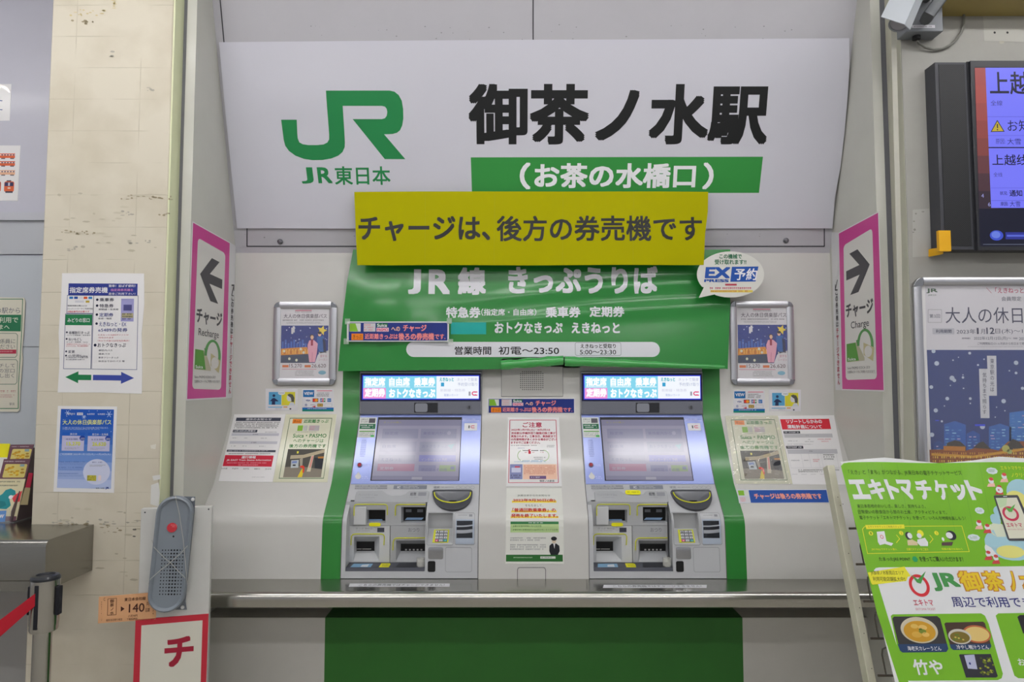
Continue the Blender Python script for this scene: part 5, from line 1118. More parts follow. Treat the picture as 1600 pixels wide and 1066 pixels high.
# ticket office counter (stainless) on the left
STL2 = brushed('9a9994', .22, (4, 40, 40)); zc = atY(147, 819.5, YF).z; xr = atY(147, 819.5, YF).x
yn = atZ(72, 845, zc).y; zb = atX(147, 890, xr).z
N = 6; R_ = .02
pr = [(YLW, zc), (yn + R_, zc)] + [(yn + R_ - R_ * math.sin(math.radians(90 * i / N)), zc - R_ + R_ * math.cos(math.radians(90 * i / N))) for i in range(1, N + 1)] + [(yn, zb + .035), (yn + .006, zb + .03), (yn + .006, zb), (YLW, zb)]
cm = MB(); cm.profx([(YF - .001, zc)] + pr[1:-1] + [(YF - .001, zb)], -3.2, xr, STL2); cm.profx([(YLW, zc), (YF - .001, zc), (YF - .001, zb), (YLW, zb)], -3.2, PX0 - .003, STL2); cm.build('ticket_counter', label='stainless steel counter end projecting in front of the cream pillar at left', cat='counter')
MB().box((-3.2, YLW - .14, 0), (PX0 - .004, YLW + .01, zb), M('a9a8a6', .4, stain=.06)).build('wall_counter_front', kind='structure')

# leaflet rack standing on the left counter
LY = 2.555
rk = thing('leaflet_rack', 'clear tiered leaflet holder on the left steel counter', 'leaflet rack', (-1.95, 2.51, zc))
XS = -1.778; CLR = glass('c8c8cc', .04, .28); zk_ = atX(50, 700, XS).z
mb = MB(); mb.prism([(XS, 2.452, zc), (XS, 2.456, zc + .04), (XS, 2.515, zc + .15), (XS, 2.552, zk_), (XS, 2.575, zk_), (XS, 2.575, zc)], (.004, 0, 0), M('5a4a50', .15, coat=.8)); mb.build('side_panel', rk)
MB().box((-2.15, 2.452, zc), (-1.765, 2.575, zc + .004), CLR).build('base_plate', rk)
MB().box((-2.15, 2.448, zc), (XS, 2.4505, zc + .05), glass('d8dce0', .03, .12)).build('front_lip', rk)
def leaflet(px, Y, m, draw, nm, lb, tilt=.3, grp='leaflets in the holder'):
    z0 = atY(px[2][0], px[2][1], Y).z
    s = Sheet((0, Y, z0), (1, 0, 0), (0, -tilt, -1), 0.0); s.base(px, m, .003); draw(s); s.build(nm, label=lb, cat='leaflet', group=grp)
BRN = M('6a4652', .4, coat=.3)
def dr_b(x, y, w_, h_):
    def f(s):
        s.greek(x + .14 * w_, y + .10 * h_, x + .92 * w_, y + .18 * h_, 1, M('d8ccd0', .5), 2)
        X0, Y0, X1, Y1 = x + .12 * w_, y + .27 * h_, x + .92 * w_, y + .95 * h_; s.rr(X0, Y0, X1, Y1, 2, M('d0c070', .4), 2)
        random.seed(5)
        for i in range(16): s.ell(random.uniform(X0 + 4, X1 - 4), random.uniform(Y0 + 3, Y1 - 3), random.uniform(2, 3.6), random.uniform(1, 1.8), M(random.choice(['c89a28', 'a8842c', 'dcc048']), .4), 3 + (i % 3) * .3, n=12)
        s.rect(X1 - 9, Y0 + .3, X1 - 2, Y0 + 4, M('8aa4a8', .5), 5)
    return f
leaflet([(-30, 693), (15.5, 693.5), (7, 740), (-30, 740)], 2.530, M('e0d818', .4, coat=.2), lambda s: s.poly([(-30, 715), (11.5, 715), (7, 740), (-30, 740)], M('d8d8d4', .4), 2), 'leaflet', 'yellow leaflet with white foot at the back left of the leaflet holder')
leaflet([(16.5, 695), (52.5, 694.5), (47, 722), (10, 722)], 2.536, BRN, dr_b(13, 694.5, 38, 27), 'leaflet', 'brown leaflet with golden picture in the back row of the leaflet holder')
leaflet([(6, 717.5), (47.5, 717), (39.5, 749), (-2, 749)], 2.510, BRN, dr_b(1, 717, 43, 31), 'leaflet', 'brown leaflet with golden picture in the middle row of the leaflet holder')
leaflet([(45, 739), (51.5, 739.5), (47, 762), (39.5, 762)], 2.500, M('a01c38', .4), lambda s: None, 'leaflet', 'narrow dark red leaflet at the right side of the leaflet holder')
leaflet([(39, 762), (47, 762.5), (43, 789), (31.5, 789)], 2.482, M('9a8c68', .4), lambda s: None, 'leaflet', 'narrow khaki leaflet below the dark red one in the leaflet holder')
def dr_c(s):
    s.greek(0, 751, 33, 755, 1, M('5a6058', .5), 2); s.greek(0, 757, 31, 761, 1, M('5a6058', .5), 2)
    TE = M('2a8a90', .5); s.poly([(-5, 795), (-6, 778), (4, 772), (9, 766), (17, 763.5), (24, 767), (25, 773), (18, 775), (15, 781), (17, 790), (10, 796)], TE, 2); s.ell(17, 777, 3.4, 3, WHITE, 3, n=16)
    s.poly([(19, 779), (24, 773), (35, 767), (32, 777), (31, 784), (22, 785)], M('d04048', .5), 3); s.poly([(-5, 782), (8, 784), (10, 790), (0, 794)], M('24787e', .5), 3)
    s.poly([(-20, 807), (26, 807), (25, 814), (-20, 814)], BRN, 2); s.poly([(-12, 799), (10.5, 798), (8, 816), (-12, 817)], M('1f7fd0', .4), 4); s.text('VIEW', -10, 804, 6.5, 810, WHITE, .05, 5)
leaflet([(-20, 748.5), (39.5, 748.5), (25, 813), (-20, 813)], 2.462, M('d6cda8', .4, coat=.2), dr_c, 'leaflet', 'cream leaflet with teal and red drawing at the front of the leaflet holder')

# ---- white board with intercom and the red framed sign
A1, A2 = atY(219, 880, 2.285), atY(328, 880, 2.335)
exb = Vector((A2.x - A1.x, A2.y - A1.y, 0)).normalized(); nb = Vector((exb.y, -exb.x, 0))
def bsheet(off=0.0): s = Sheet((A1.x, A1.y, 1.0), exb, (0, 0, -1), off); return s
WB = M('c9c9c5', .4, coat=.2, stain=.08, sscale=8)
s0 = bsheet(); pt = [s0.world(*s0.loc(*p), 0) for p in ((222, 796.5), (329.5, 790.5))]; zt_ = (pt[0].z + pt[1].z) / 2
xa = s0.loc(217.5, 880)[0]; xb = s0.loc(328.5, 880)[0]
tb = thing('notice_board', 'white board post standing in front of the left end of the steel counter', 'board', A1 * .5 + A2 * .5 - Vector((0, 0, (A1.z + A2.z) / 2)))
o0 = s0.o
P = [o0 + exb * x + nb * h + Vector((0, 0, z - o0.z)) for z in (0, zt_) for x, h in ((xa, 0), (xb, 0), (xb, -.03), (xa, -.03))]
MB().hexa(P, WB).build('board', tb, bevel=.002)
s = bsheet(.0008)
for q_ in ((226.5, 801), (326, 796)): s.ell(q_[0], q_[1], 1.3, 1.3, DKG, 0, n=10)
s.build('board_screws', tb)
# orange ticket shaped sign
ticket_sheet = lambda: bsheet(.0035)
b = ticket_sheet(); OC = M('d8a478', .45)
b.base([(154.5, 933), (244, 925.5), (243.5, 968), (153, 974.5)], OC, .002); qt = Q((154.5, 933), (244, 925.5), (243.5, 968), (153, 974.5)); DB = M('4a2a22', .5)
b.line([qt(.16, .10), qt(.31, .10), qt(.31, .72), qt(.16, .72), qt(.16, .10)], .7, DB, 1); p = qt(.235, .42); b.vtext('御茶ノ水', p[0], p[1] - 12.5, p[1] + 12.5, 7, DB, .01, 2)
QT(b, qt, '東日本会社線', .45, .12, .82, .25, DB, .01); b.poly([qt(.39, .42), qt(.455, .52), qt(.39, .62)], DB, 2); QT(b, qt, '140', .53, .36, .80, .68, DB, .01); QT(b, qt, '円', .84, .34, .88, .5, DB); QT(b, qt, '区間', .82, .56, .89, .7, DB); QT(b, qt, '小児70円', .52, .76, .68, .86, DB)
QT(b, qt, '発売当日限り有効', .14, .86, .42, .95, DB); QT(b, qt, '下車前途無効', .5, .88, .68, .96, DB); p = qt(.055, .55); b.vtext('2021.1.-7', p[0], p[1] - 16, p[1] + 16, 3.2, DB, 0, 2); p = qt(.95, .62); b.vtext('1234', p[0], p[1] - 9, p[1] + 9, 3.6, DB, 0, 2); QT(b, qt, 'C', .085, .05, .115, .16, DB)
b.build('ticket_sign', label='orange sign made like a train ticket with 140 printed, left of the grey intercom foot', cat='sign')

s = bsheet(.0035); RB = M('c22a3c', .4, coat=.2)
s.base([(211.8, 968.6), (325.8, 959.5), (322, 1066), (319, 1160), (205, 1160), (208, 1066)], RB, .003)
s.poly([(221, 977.5), (316.5, 969.5), (313.5, 1066), (311, 1150), (214, 1150), (218, 1066)], M('d8d6c8', .45), 1)
s.text('チ', 257, 995, 302.5, 1041.5, M('a02038', .5), .045, 3, n=8); s.text('ャ', 262, 1072, 298, 1110, M('a02038', .5), .045, 3, n=8)
s.build('red_framed_sign', label='white sign with a red frame and dark red lettering on the white board post', cat='sign')
ic = thing('intercom', 'long grey rounded intercom speaker with red button tied to the white board', 'intercom', s0.world(*s0.loc(268, 945), 0))
ICG = M('7f8790', .42, coat=.1)
def stad(c0, c1, r, h0, h1, m, n=12, r2=None, name=None):
    s = bsheet(); r2 = r2 or r; (ax, ay), (bx, by) = s.loc(*c0), s.loc(*c1); sc = abs(s.loc(c0[0] + 1, c0[1])[0] - s.loc(*c0)[0]); dx, dy = bx - ax, by - ay; L = math.hypot(dx, dy); dx /= L; dy /= L
    def loop(rr_, h):
        pts = []
        for (cx, cy), sg in (((ax, ay), -1), ((bx, by), 1)):
            for i in range(n + 1):
                t_ = math.pi * (i / n - .5); vx, vy = dx * sg, dy * sg; wx, wy = -vy, vx
                pts.append(s.world(cx + rr_ * sc * (vx * math.cos(t_) + wx * math.sin(t_)), cy + rr_ * sc * (vy * math.cos(t_) + wy * math.sin(t_)), h))
        return pts
    return loop
lo = stad((276, 800), (263.5, 926), 28.5, 0, 0, None)
mb = MB(); prof_ = [(27.5, .002), (29, .02), (28, .032), (25.5, .036), (23, .033), (21.5, .027)]; loops = [lo(r, h) for r, h in prof_]; n = len(loops[0])
vs = sum(loops, []); fs = [tuple(range(n))[::-1], tuple(range((len(loops) - 1) * n, len(loops) * n))]
for k_ in range(len(loops) - 1): fs += [(k_ * n + i, k_ * n + (i + 1) % n, (k_ + 1) * n + (i + 1) % n, (k_ + 1) * n + i) for i in range(n)]
mb.add(vs, fs, ICG); mb.build('body', ic)
s = bsheet(); (ux, uy) = s.loc(294, 776); (wx_, wy_) = s.loc(305, 785)
bp = Sheet(s0.o, exb, (0, 0, -1), .0015); bp.base([(287, 776), (305, 776.5), (304, 800), (290, 940), (292, 953), (262, 953)], M('6c727a', .4), .0012); bp.build('wall_bracket', ic)
for q_ in ((301.5, 780.5), (285.5, 949)):
    x, y = s0.loc(*q_); c = s0.world(x, y, .0015); MB().lathe([(.006, 0), (.0055, .003), (.002, .004)], c, M('d8d8d8', .3), 14, s0.n).build('screw', ic)
x, y = s0.loc(272, 822); c = s0.world(x, y, .027); MB().lathe([(.0155, 0), (.0155, .002), (.0145, .004), (.003, .005)], c, M('c83440', .35, coat=.4), 24, s0.n).build('red_button', ic)
s = bsheet(.0335); s.n = s0.n; s.greek(267, 819.5, 277, 824.5, 2, M('e89090', .5), 0); s.build('button_mark', ic)
s = bsheet(.0275); s.ell(271, 838.5, 1.5, 1.5, SLOT, 0, n=12)
for i in range(9):
    for j in range(14):
        r_ = 1.5 if (3 <= i <= 5) else 1.05; s.ell(249.5 + i * 4.6 + (13 - j) * .35, 860 + j * 5.3, r_, r_ * .95, SLOT, 0, n=8)
s.build('speaker_holes', ic)
s = bsheet(.0)
def sp(u, v, h): x, y = s0.loc(u, v); return s0.world(x, y, h)
STR = M('b0b0ac', .6)
MB().tube([sp(240, 842, .02), sp(246, 852, .037), sp(260, 867, .034), sp(270, 876, .030), sp(282, 888, .034), sp(292, 897, .037), sp(296, 908, .02)], .0011, STR, 6).build('tie_string', ic, label='thin white string')
MB().tube([sp(235, 910, .02), sp(240, 900, .037), sp(255, 887, .034), sp(268, 877, .032), sp(285, 862, .034), sp(296, 850, .037), sp(300, 842, .02)], .0011, STR, 6).build('tie_string', ic, label='thin white string')
MB().tube([sp(276, 770, .02), sp(279, 776, .038), sp(284, 800, .034), sp(290, 840, .034), sp(294, 880, .036), sp(296, 910, .03)], .0011, STR, 6).build('tie_string', ic, label='thin white string')

# ---- queue barrier post with red belt
YS = 1.9; cx_ = atY(70, 940, YS).x; zt2 = atY(70, 898, YS).z; zb2 = atY(70, 985, YS).z
st = thing('barrier_post', 'chrome queue barrier post in front of the left counter', 'barrier post', (cx_, YS, 0))
CH = brushed('b4b2ae', .14, (30, 30, 1))
px = (atY(71, 900, YS).x - atY(70, 900, YS).x)
MB().lathe([(.16, 0), (.16, .008), (.15, .016), (.03, .03)], (cx_, YS, 0), CH, 40).build('base', st)
MB().cyl((cx_ - 1.5 * px, YS, .02), (cx_ - 1.5 * px, YS, zb2 + .01), 13 * px, CH, n=36).build('pole', st)
MB().lathe([(18.5 * px, 0), (19.5 * px, .004), (19.5 * px, .016), (20 * px, .018), (20 * px, zt2 - zb2 - .012)], (cx_, YS, zb2), CH, 36).build('head', st)
MB().lathe([(20.5 * px, 0), (20.5 * px, .006), (18 * px, .011), (13 * px, .013), (12 * px, .0085)], (cx_, YS, zt2 - .012), M('23262c', .35, coat=.3), 36).build('cap', st)
for sx in (-1, 1):
    MB().box((cx_ + sx * 19 * px, YS - .009, zb2 + .042), (cx_ + sx * 24.5 * px, YS + .009, zt2 - .03), M('1c1d24', .4)).build('belt_clip', st, bevel=.002)
MB().box((cx_ - 3.2 * px, YS - 20.8 * px, zb2 + .012), (cx_ + 3.2 * px, YS - 17 * px, zt2 - .02), M('1c1d24', .4)).build('belt_slot', st, bevel=.0015)
a = atY(68, 930, YS - .036); 
mb = MB(); p0 = Vector((cx_ - 1.0 * px, YS - 20.9 * px, atY(66, 928, YS - .04).z)); p0b = Vector((p0.x, p0.y, atY(66, 948, YS - .04).z))
q0 = atY(0, 968.5, YS - .03); q1 = atY(0, 996, YS - .03); d0 = (q0 - p0); d1 = (q1 - p0b)
pts = []
BELT = M('b01226', .6, bump=.0002, bscale=300)
n_ = 12
for i in range(n_ + 1):
    k_ = i / n_ * 2.2; tw = .004 * math.sin(k_ * 2)
    pts += [p0 + d0 * k_ + Vector((0, tw, 0)), p0b + d1 * k_ - Vector((0, tw, 0))]
mb.add(pts + [p + Vector((0, .0015, 0)) for p in pts], [(2 * i, 2 * i + 2, 2 * i + 3, 2 * i + 1) for i in range(n_)] + [(2 * (n_ + 1) + 2 * i + 1, 2 * (n_ + 1) + 2 * i + 3, 2 * (n_ + 1) + 2 * i + 2, 2 * (n_ + 1) + 2 * i) for i in range(n_)], BELT)
mb.build('belt', st, label='red fabric belt')

# ================================================================== RIGHT SIDE
# surveillance camera
a = atY(1401, 63, YF); zu = a.z; yn = 2.366; x0_, x1_ = a.x, atY(1457, 63, YF).x
cc = thing('surveillance_camera', 'grey surveillance camera on a wall box above the dark monitor', 'camera', (x0_, YF, zu))
CG = M('7e8288', .45, coat=.1)
mb = MB(); mb.box((x0_, yn, zu), (x1_, YF, zu + .19), CG); mb.build('wall_box', cc, bevel=.003)
b = Sheet((0, yn, 1), (1, 0, 0), (0, 0, -1), .0006); b.rect(1424.5, 39, 1461, 43.8, M('d4d4dc', .5), 0); b.greek(1426.5, 40, 1459, 43, 1, DKG, 1)
b.build('box_label', cc)
b = Sheet((0, yn, 1), (1, 0, 0), (0, 0, -1), .0006); b.ell(1461.5, 20.5, 1.8, 2, M('3c3e44', .5), 0, n=14); b.build('box_screw', cc)
c = atY(1432, 62, 2.40); MB().lathe([(.011, -.012), (.011, 0), (.014, -.001), (.014, -.012), (.009, -.014)][::-1], (c.x, 2.40, zu), M('1c1d1f', .5), 12).build('cable_gland', cc)
# body of the camera: a sloping housing that looks down to the left
FR = [atY(1376.5, 27, 2.15), atY(1412.6, 38.7, 2.09), atY(1421, 47, 2.13), atY(1384, 37, 2.19)]
bk = atY(1452, -52, 2.33) - atY(1412.6, 38.7, 2.09); ax = bk.normalized(); L = bk.length
SHD = M('a4a9ae', .4); CGD = M('6a6e74', .42)
cen = (FR[0] + FR[1] + FR[2] + FR[3]) / 4
N = 20; lc = atY(1404, 38, 2.15); la = (FR[1] - FR[0]).normalized(); lb_ = la.cross(ax).normalized(); la = ax.cross(lb_).normalized()
def lr(t_, k_): return [lc + ax * t_ + la * (.030 * k_ * math.cos(2 * math.pi * i / N)) + lb_ * (.026 * k_ * math.sin(2 * math.pi * i / N)) for i in range(N)]
rings = [lr(.006, .80), lr(0, .84), lr(0, 1), lr(.004, 1.04), lr(L * .8, 1.04)]
mb = MB(); mb.add(sum(rings, []), [tuple(range((len(rings) - 1) * N, len(rings) * N))] + [(k_ * N + i, k_ * N + (i + 1) % N, (k_ + 1) * N + (i + 1) % N, (k_ + 1) * N + i) for k_ in range(len(rings) - 1) for i in range(N)], M('8e9096', .4))
cb = mb.build('camera_body', cc)
mb = MB(); mb.add(lr(.0055, .82), [tuple(range(N))], M('a4a2ac', .08, coat=1.0)); mb.build('front_glass', cb)
def plate(P, Q_, m, th=.002):
    n_ = (Q_ - P).cross(ax).normalized() * th
    return [P, Q_, Q_ + n_, P + n_, P + bk, Q_ + bk, Q_ + bk + n_, P + bk + n_]
mb = MB(); mb.hexa(plate(FR[0], FR[1], SHD), SHD); mb.hexa(plate(FR[1], FR[2], CGD), M('a2a8ae', .4)); mb.build('sun_shade', cc, label='light grey sun shade')
def cpt(t_, x, y): return lc + ax * t_
MB().tube([Vector((x0_ + .07, yn + .01, zu + .12)), Vector((x0_ + .07, yn - .05, zu + .13)), cpt(.15, 0, -.03)], .018, M('4c4f52', .5), 12).build('bracket_arm', cc)
cp = [atY(u, v, Y) for u, v, Y in ((1433, 64, 2.40), (1436, 68, 2.41), (1445, 74, 2.417), (1458, 77.5, 2.42), (1472, 76.5, 2.42), (1484, 71, 2.42), (1494, 62, 2.42), (1502, 50, 2.42), (1506, 38, 2.42), (1506.5, 26, 2.42), (1504, 14, 2.42), (1499, 0, 2.42), (1495, -14, 2.42))]
MB().tube(cp, .0042, M('74746e', .5), 8).build('camera_cable', cc, label='thin grey cable')

MB().tube([atY(1447, 30, 2.35), atY(1452, 22, 2.27), atY(1490, -30, 2.27)], .020, M('5c5f62', .45), 10).build('support_arm', cc)
# monitor
YM_ = 2.370
mo = thing('information_monitor', 'dark wall monitor showing train service notices, cut off at the right edge', 'monitor', atY(1520, 397, YF))
xl = atY(1444.8, 111, YF).x; xs_ = atY(1460.5, 97.5, YM_).x; ztm = atY(1460, 97.5, YM_).z; zbm = atY(1540, 390, YM_).z; xrr = 2.55
HSG = M('3f4046', .45, coat=.1)
MB().prism([(xl, YF, zbm), (xl, YF - .02, zbm), (xs_, YM_, zbm), (xrr, YM_, zbm), (xrr, YF, zbm)], (0, 0, ztm - zbm), HSG).build('housing', mo)
def grille_mat():
    m = bpy.data.materials.new('perforated_mesh'); m.use_nodes = True; nt = m.node_tree; b = nt.nodes['Principled BSDF']; b.inputs['Roughness'].default_value = .5; b.inputs['Metallic'].default_value = .3
    tc = nt.nodes.new('ShaderNodeTexCoord'); v = nt.nodes.new('ShaderNodeTexVoronoi'); v.inputs['Scale'].default_value = 190; v.inputs['Randomness'].default_value = 0.0
    mp = nt.nodes.new('ShaderNodeMapping'); mp.inputs['Rotation'].default_value = (0, math.radians(45), 0)
    r = nt.nodes.new('ShaderNodeValToRGB'); r.color_ramp.elements[0].color = (.006, .006, .008, 1); r.color_ramp.elements[1].color = (.02, .021, .023, 1); r.color_ramp.elements[0].position = .38; r.color_ramp.elements[1].position = .48
    nt.links.new(tc.outputs['Object'], mp.inputs['Vector']); nt.links.new(mp.outputs['Vector'], v.inputs['Vector']); nt.links.new(v.outputs['Distance'], r.inputs['Fac']); nt.links.new(r.outputs['Color'], b.inputs['Base Color'])
    return m
g0 = atY(1466, 101, YM_).x; g1 = atY(1506.5, 101, YM_).x
MB().box((g0, YM_ - .0015, zbm + .012), (g1, YM_ + .001, ztm - .008), grille_mat()).build('speaker_mesh', mo)
d1 = atY(1510, 100, YM_).x; d2 = atY(1514.5, 100, YM_).x
MB().box((d1, YM_ - .0015, zbm - .004), (d2, YM_ + .001, ztm + .002), M('26272b', .6)).build('joint', mo)
sc0 = atY(1516, 98, YM_ - .012).x
MB().box((sc0, YM_ - .012, zbm - .006), (xrr, YM_, ztm + .001), M('2e2f34', .35, coat=.2)).build('screen_frame', mo, bevel=.002)
b = wallsheet(YM_ - .012, .0006); b.poly([(1522.5, 104), (1680, 104), (1680, 385), (1531.5, 385)], E('1a1c34', .6), 0); b.poly([(1522.8, 104.6), (1560, 104.6), (1560, 106), (1522.8, 106)], SLOT, 1)
oc = ['b0504c', 'b4534c', 'a84e4a', '9a4844', '8a4440', '6c3c40', '50343c', '3a2c38']
for i, c in enumerate(oc): y0 = 106 + i * 27.5; y1 = y0 + 27.7; b.poly([(1522.9 + (y0 - 105) * .031, y0), (1560, y0), (1560, y1), (1522.9 + (y1 - 105) * .031, y1)], E(c, .8), 1)
BLU = E('7476f6', 1.0)
b.poly([(1539.5, 106), (1690, 106), (1700, 325), (1548.5, 325)], BLU, 2); DB2 = E('14143c', .5); MB_ = E('4848a0', .6)
b.text('上越線', 1546, 112, 1641, 148, DB2, .015, 4); b.text('全線', 1547.5, 157, 1566, 165.5, MB_, 0, 4)
b.line([(1543, 182.5), (1700, 182.5)], .6, E('5c5cd0', .8), 4); b.line([(1544, 212), (1700, 212)], .6, E('5c5cd0', .8), 4); b.line([(1545, 230.8), (1700, 230.8)], 1.8, DB2, 4); b.line([(1548, 294), (1700, 294)], .6, E('5c5cd0', .8), 4); b.line([(1549, 313.5), (1700, 313.5)], .6, E('5c5cd0', .8), 4)
b.poly([(1558, 187.5), (1569.5, 206), (1547.5, 206.5)], E('10103a', .5), 4); b.poly([(1558, 189.8), (1567.5, 205), (1549.3, 205.4)], E('d0b838', .8), 5); b.rect(1557.2, 194, 1559, 200.5, DB2, 6); b.rect(1557.2, 202, 1559, 203.8, DB2, 6)
b.text('お知らせ', 1574, 187.5, 1646, 205.5, DB2, 0, 4); b.text('原因:', 1555.5, 217, 1570.5, 225, MB_, 0, 4); b.text('大雪', 1573.5, 216.5, 1595, 226, E('2c2c80', .6), 0, 4)
b.text('上越线', 1550, 241.5, 1606, 258.5, DB2, .01, 4); b.text('全线', 1552, 269.5, 1566, 276.5, MB_, 0, 4)
b.text('状况:', 1562, 299, 1574, 305, MB_, .02, 4); b.text('通知', 1577, 297, 1597, 307, DB2, .02, 4); b.text('原因:', 1563, 315.7, 1575, 321.8, MB_, .02, 4); b.text('大雪', 1577.5, 314.5, 1594, 323, E('2c2c80', .6), 0, 4)
b.text('4', 1533, 303, 1537, 309, E('a8a8e8', .8), 0, 4); b.text('6', 1543.5, 316.5, 1547.5, 322.5, E('a8a8e8', .8), 0, 4)
b.ell(1557, 368, 10.5, 8, E('4458d8', .8), 2); b.ell(1556, 367, 7, 5.5, E('7088f0', .8), 3); b.rect(1571, 363, 1620, 374, E('30389c', .8), 2); b.rect(1573, 367, 1620, 370, E('6070e0', .8), 3); b.line([(1536, 382), (1680, 382)], .7, E('8088a0', .8), 2)
b.build('screen', mo)
# yellow corner guard
YGD = M('e0a812', .4, coat=.3); g_ = atY(1465.5, 360.5, YM_ - .012); h_ = atY(1485.5, 393, YM_ - .012)
mb = MB(); mb.box((g_.x, YM_ - .016, h_.z), (h_.x, YM_ - .002, g_.z), YGD)
q1_ = atY(1453, 389, YF - .01); q2_ = atY(1453, 401, YF - .01); r1 = atY(1474, 386, YM_ - .010); r2 = atY(1474, 397, YM_ - .010); dd = Vector((.0, .03, 0))
mb.hexa([q2_, r2, r2 + dd * .5, q2_ + Vector((0, .009, 0)), q1_, r1, r1 + dd * .5, q1_ + Vector((0, .009, 0))], YGD)
mb.build('corner_guard', label='yellow rubber corner guard on the lower left corner of the dark monitor', cat='corner guard', bevel=.003)

# big framed poster on the right wall
def big(s):
    s.base([(1440, 440), (1705, 440), (1705, 760), (1440, 760)], PAPER, .0008)
    WP = M('d3d1d8', .3, coat=.5); s.poly([(1445, 446), (1700, 446), (1700, 547), (1448, 547)], WP, 1)
    s.text('JR', 1447, 451, 1465, 458.5, M('3c5a44', .5), .04, 3); s.text('JR東日本', 1450, 460, 1463, 462.8, M('3c5a44', .5), 0, 3); PB = M('3a3c58', .5)
    s.text('＼「えきねっと」で', 1541, 449.5, 1617, 458.5, M('b04866', .5), .015, 3); s.text('会員限定', 1564.5, 463.5, 1595.5, 470.5, PB, 0, 3)
    s.line([(1450, 484), (1471, 484), (1471, 504), (1450, 504), (1450, 484)], .6, GRAYT, 2); s.text('第3回', 1452, 491, 1468.5, 497, PB, 0, 3)
    s.text('大人の休日倶楽部パス', 1477, 480, 1725, 505.5, PB, .0, 3)
    s.rr(1457, 513, 1491, 522.5, 1, M('b8b8c2', .5), 2); s.text('利用期間', 1462, 515, 1486.5, 520.5, PB, .02, 3); s.text('2023年', 1494.5, 514.5, 1524, 522, PB, 0, 3); s.text('1', 1526, 512.5, 1529, 522, PB, .02, 3); s.text('月', 1532, 514.5, 1539, 522, PB, 0, 3); s.text('12', 1541, 512, 1553.5, 522, PB, .02, 3); s.text('日(木)～1月24日(火)', 1555, 513.5, 1652, 522.5, PB, 0, 3)
    s.text('2022年12月12日(月)～', 1521.5, 526, 1580, 532, PB, 0, 3); s.greek(1503, 527, 1517, 531, 1, PB, 3); s.greek(1583, 527, 1590, 531, 1, PB, 3); s.text('2023年', 1592, 526.5, 1612, 532, PB, 0, 3)
    s.text('ご利用開始日の1ヵ月前から前日まで発売、ご利用期間中は発売いたしません', 1527, 535, 1672, 539, PB, 0, 3); s.greek(1512, 541, 1600, 543, 1, M('a8a8b0', .5), 3)
    SK = M('1b3478', .3, coat=.5); s.poly([(1448, 547), (1700, 547), (1700, 760), (1457, 760)], SK, 1)
    random.seed(21); SN = M('b8c4d8', .4)
    for x, y, r in ((1458.5, 549, 3.2), (1463.5, 568, 3.8), (1487.5, 591, 4), (1491, 594.5, 3), (1455, 605, 3), (1480, 623, 3), (1462, 641.5, 3.4), (1456, 679.5, 3.6), (1515, 552, 2.3), (1504.5, 590, 2), (1516, 623, 2.3), (1587.5, 567, 3.6), (1587.5, 583, 2.2), (1568, 627, 3.6), (1535, 667, 4), (1597.5, 607, 2.6), (1489, 563, 1.3), (1497.5, 558.5, .9), (1537.5, 561.5, 1.2), (1528, 570.5, 1.7), (1485, 602.5, 1), (1505.5, 607, 1.2), (1516, 630.5, 1.2), (1475.5, 634.5, 1), (1471.5, 658.5, 1.8), (1577, 579.5, 1.2), (1557, 636.5, 1), (1555, 652, 1), (1570, 642, 1), (1504.5, 586, 1), (1620, 560, 3), (1640, 590, 3), (1660, 570, 2)):
        s.ell(x, y, r, r * .95, SN, 2, n=14)
    s.poly([(1542, 556), (1556.5, 556), (1557.5, 618.5), (1544, 618.5)], M('cfd0d8', .4), 2); s.poly([(1529.5, 576.5), (1544, 576.5), (1546, 653.5), (1532, 653.5)], M('cfd0d8', .4), 3); s.vtext('東京駅の光は', 1550, 560, 613, 7, PB, 0, 4); s.vtext('気持ちまで照らす', 1538, 582, 648, 7, PB, 0, 5)
    for x0, x1, y0, c, k in ((1475, 1509, 658, '2a5cae', 10), (1510, 1531, 673, '2450a0', 8), (1545, 1580, 662, '2e62b0', 10), (1577, 1650, 640, '3470bc', 14), (1459, 1475, 688, '1f4488', 5)):
        s.poly([(x0, y0 + 5), ((x0 + x1) / 2, y0), (x1, y0 + 6), (x1, 712), (x0, 712)], M(c, .4), 2)
        for i in range(k):
            for j in range(max(1, int((x1 - x0) / 9))):
                xx = x0 + 1.5 + j * 9 + random.uniform(0, 3); yy = y0 + 9 + i * 4.6
                if yy < 706 and xx + 5 < x1 and random.random() < .75: s.rect(xx, yy, xx + random.uniform(3, 6.5), yy + 1.6, M(random.choice(['8ec0e0', '5a90cc', 'b0a0c8', '4a84c4']), .4), 3)
    s.rect(1461, 656.5, 1467, 658, M('3048e0', .4), 4); s.rect(1523, 663, 1539, 666, M('3048e0', .4), 4)
    BR = M('8c4a1c', .4); s.poly([(1452, 703), (1478, 702), (1510, 704), (1530, 698), (1560, 704), (1575, 690), (1700, 688), (1700, 760), (1455, 760)], BR, 4)
    s.poly([(1476, 703), (1480, 692), (1492, 688), (1500, 690), (1509, 698), (1509, 705)], M('3a3430', .4), 5); s.poly([(1520, 700), (1529, 692), (1536, 690), (1543, 697), (1548, 702)], M('3a3430', .4), 5); s.poly([(1574, 694), (1582, 686), (1592, 690), (1600, 700), (1600, 705), (1575, 703)], M('3a3430', .4), 5)
    s.poly([(1474, 697), (1508, 698), (1508, 705), (1474, 704)], M('b8741c', .4), 6); s.poly([(1455, 708), (1520, 712), (1600, 700), (1600, 704), (1520, 716), (1455, 712)], M('d09828', .4), 6)
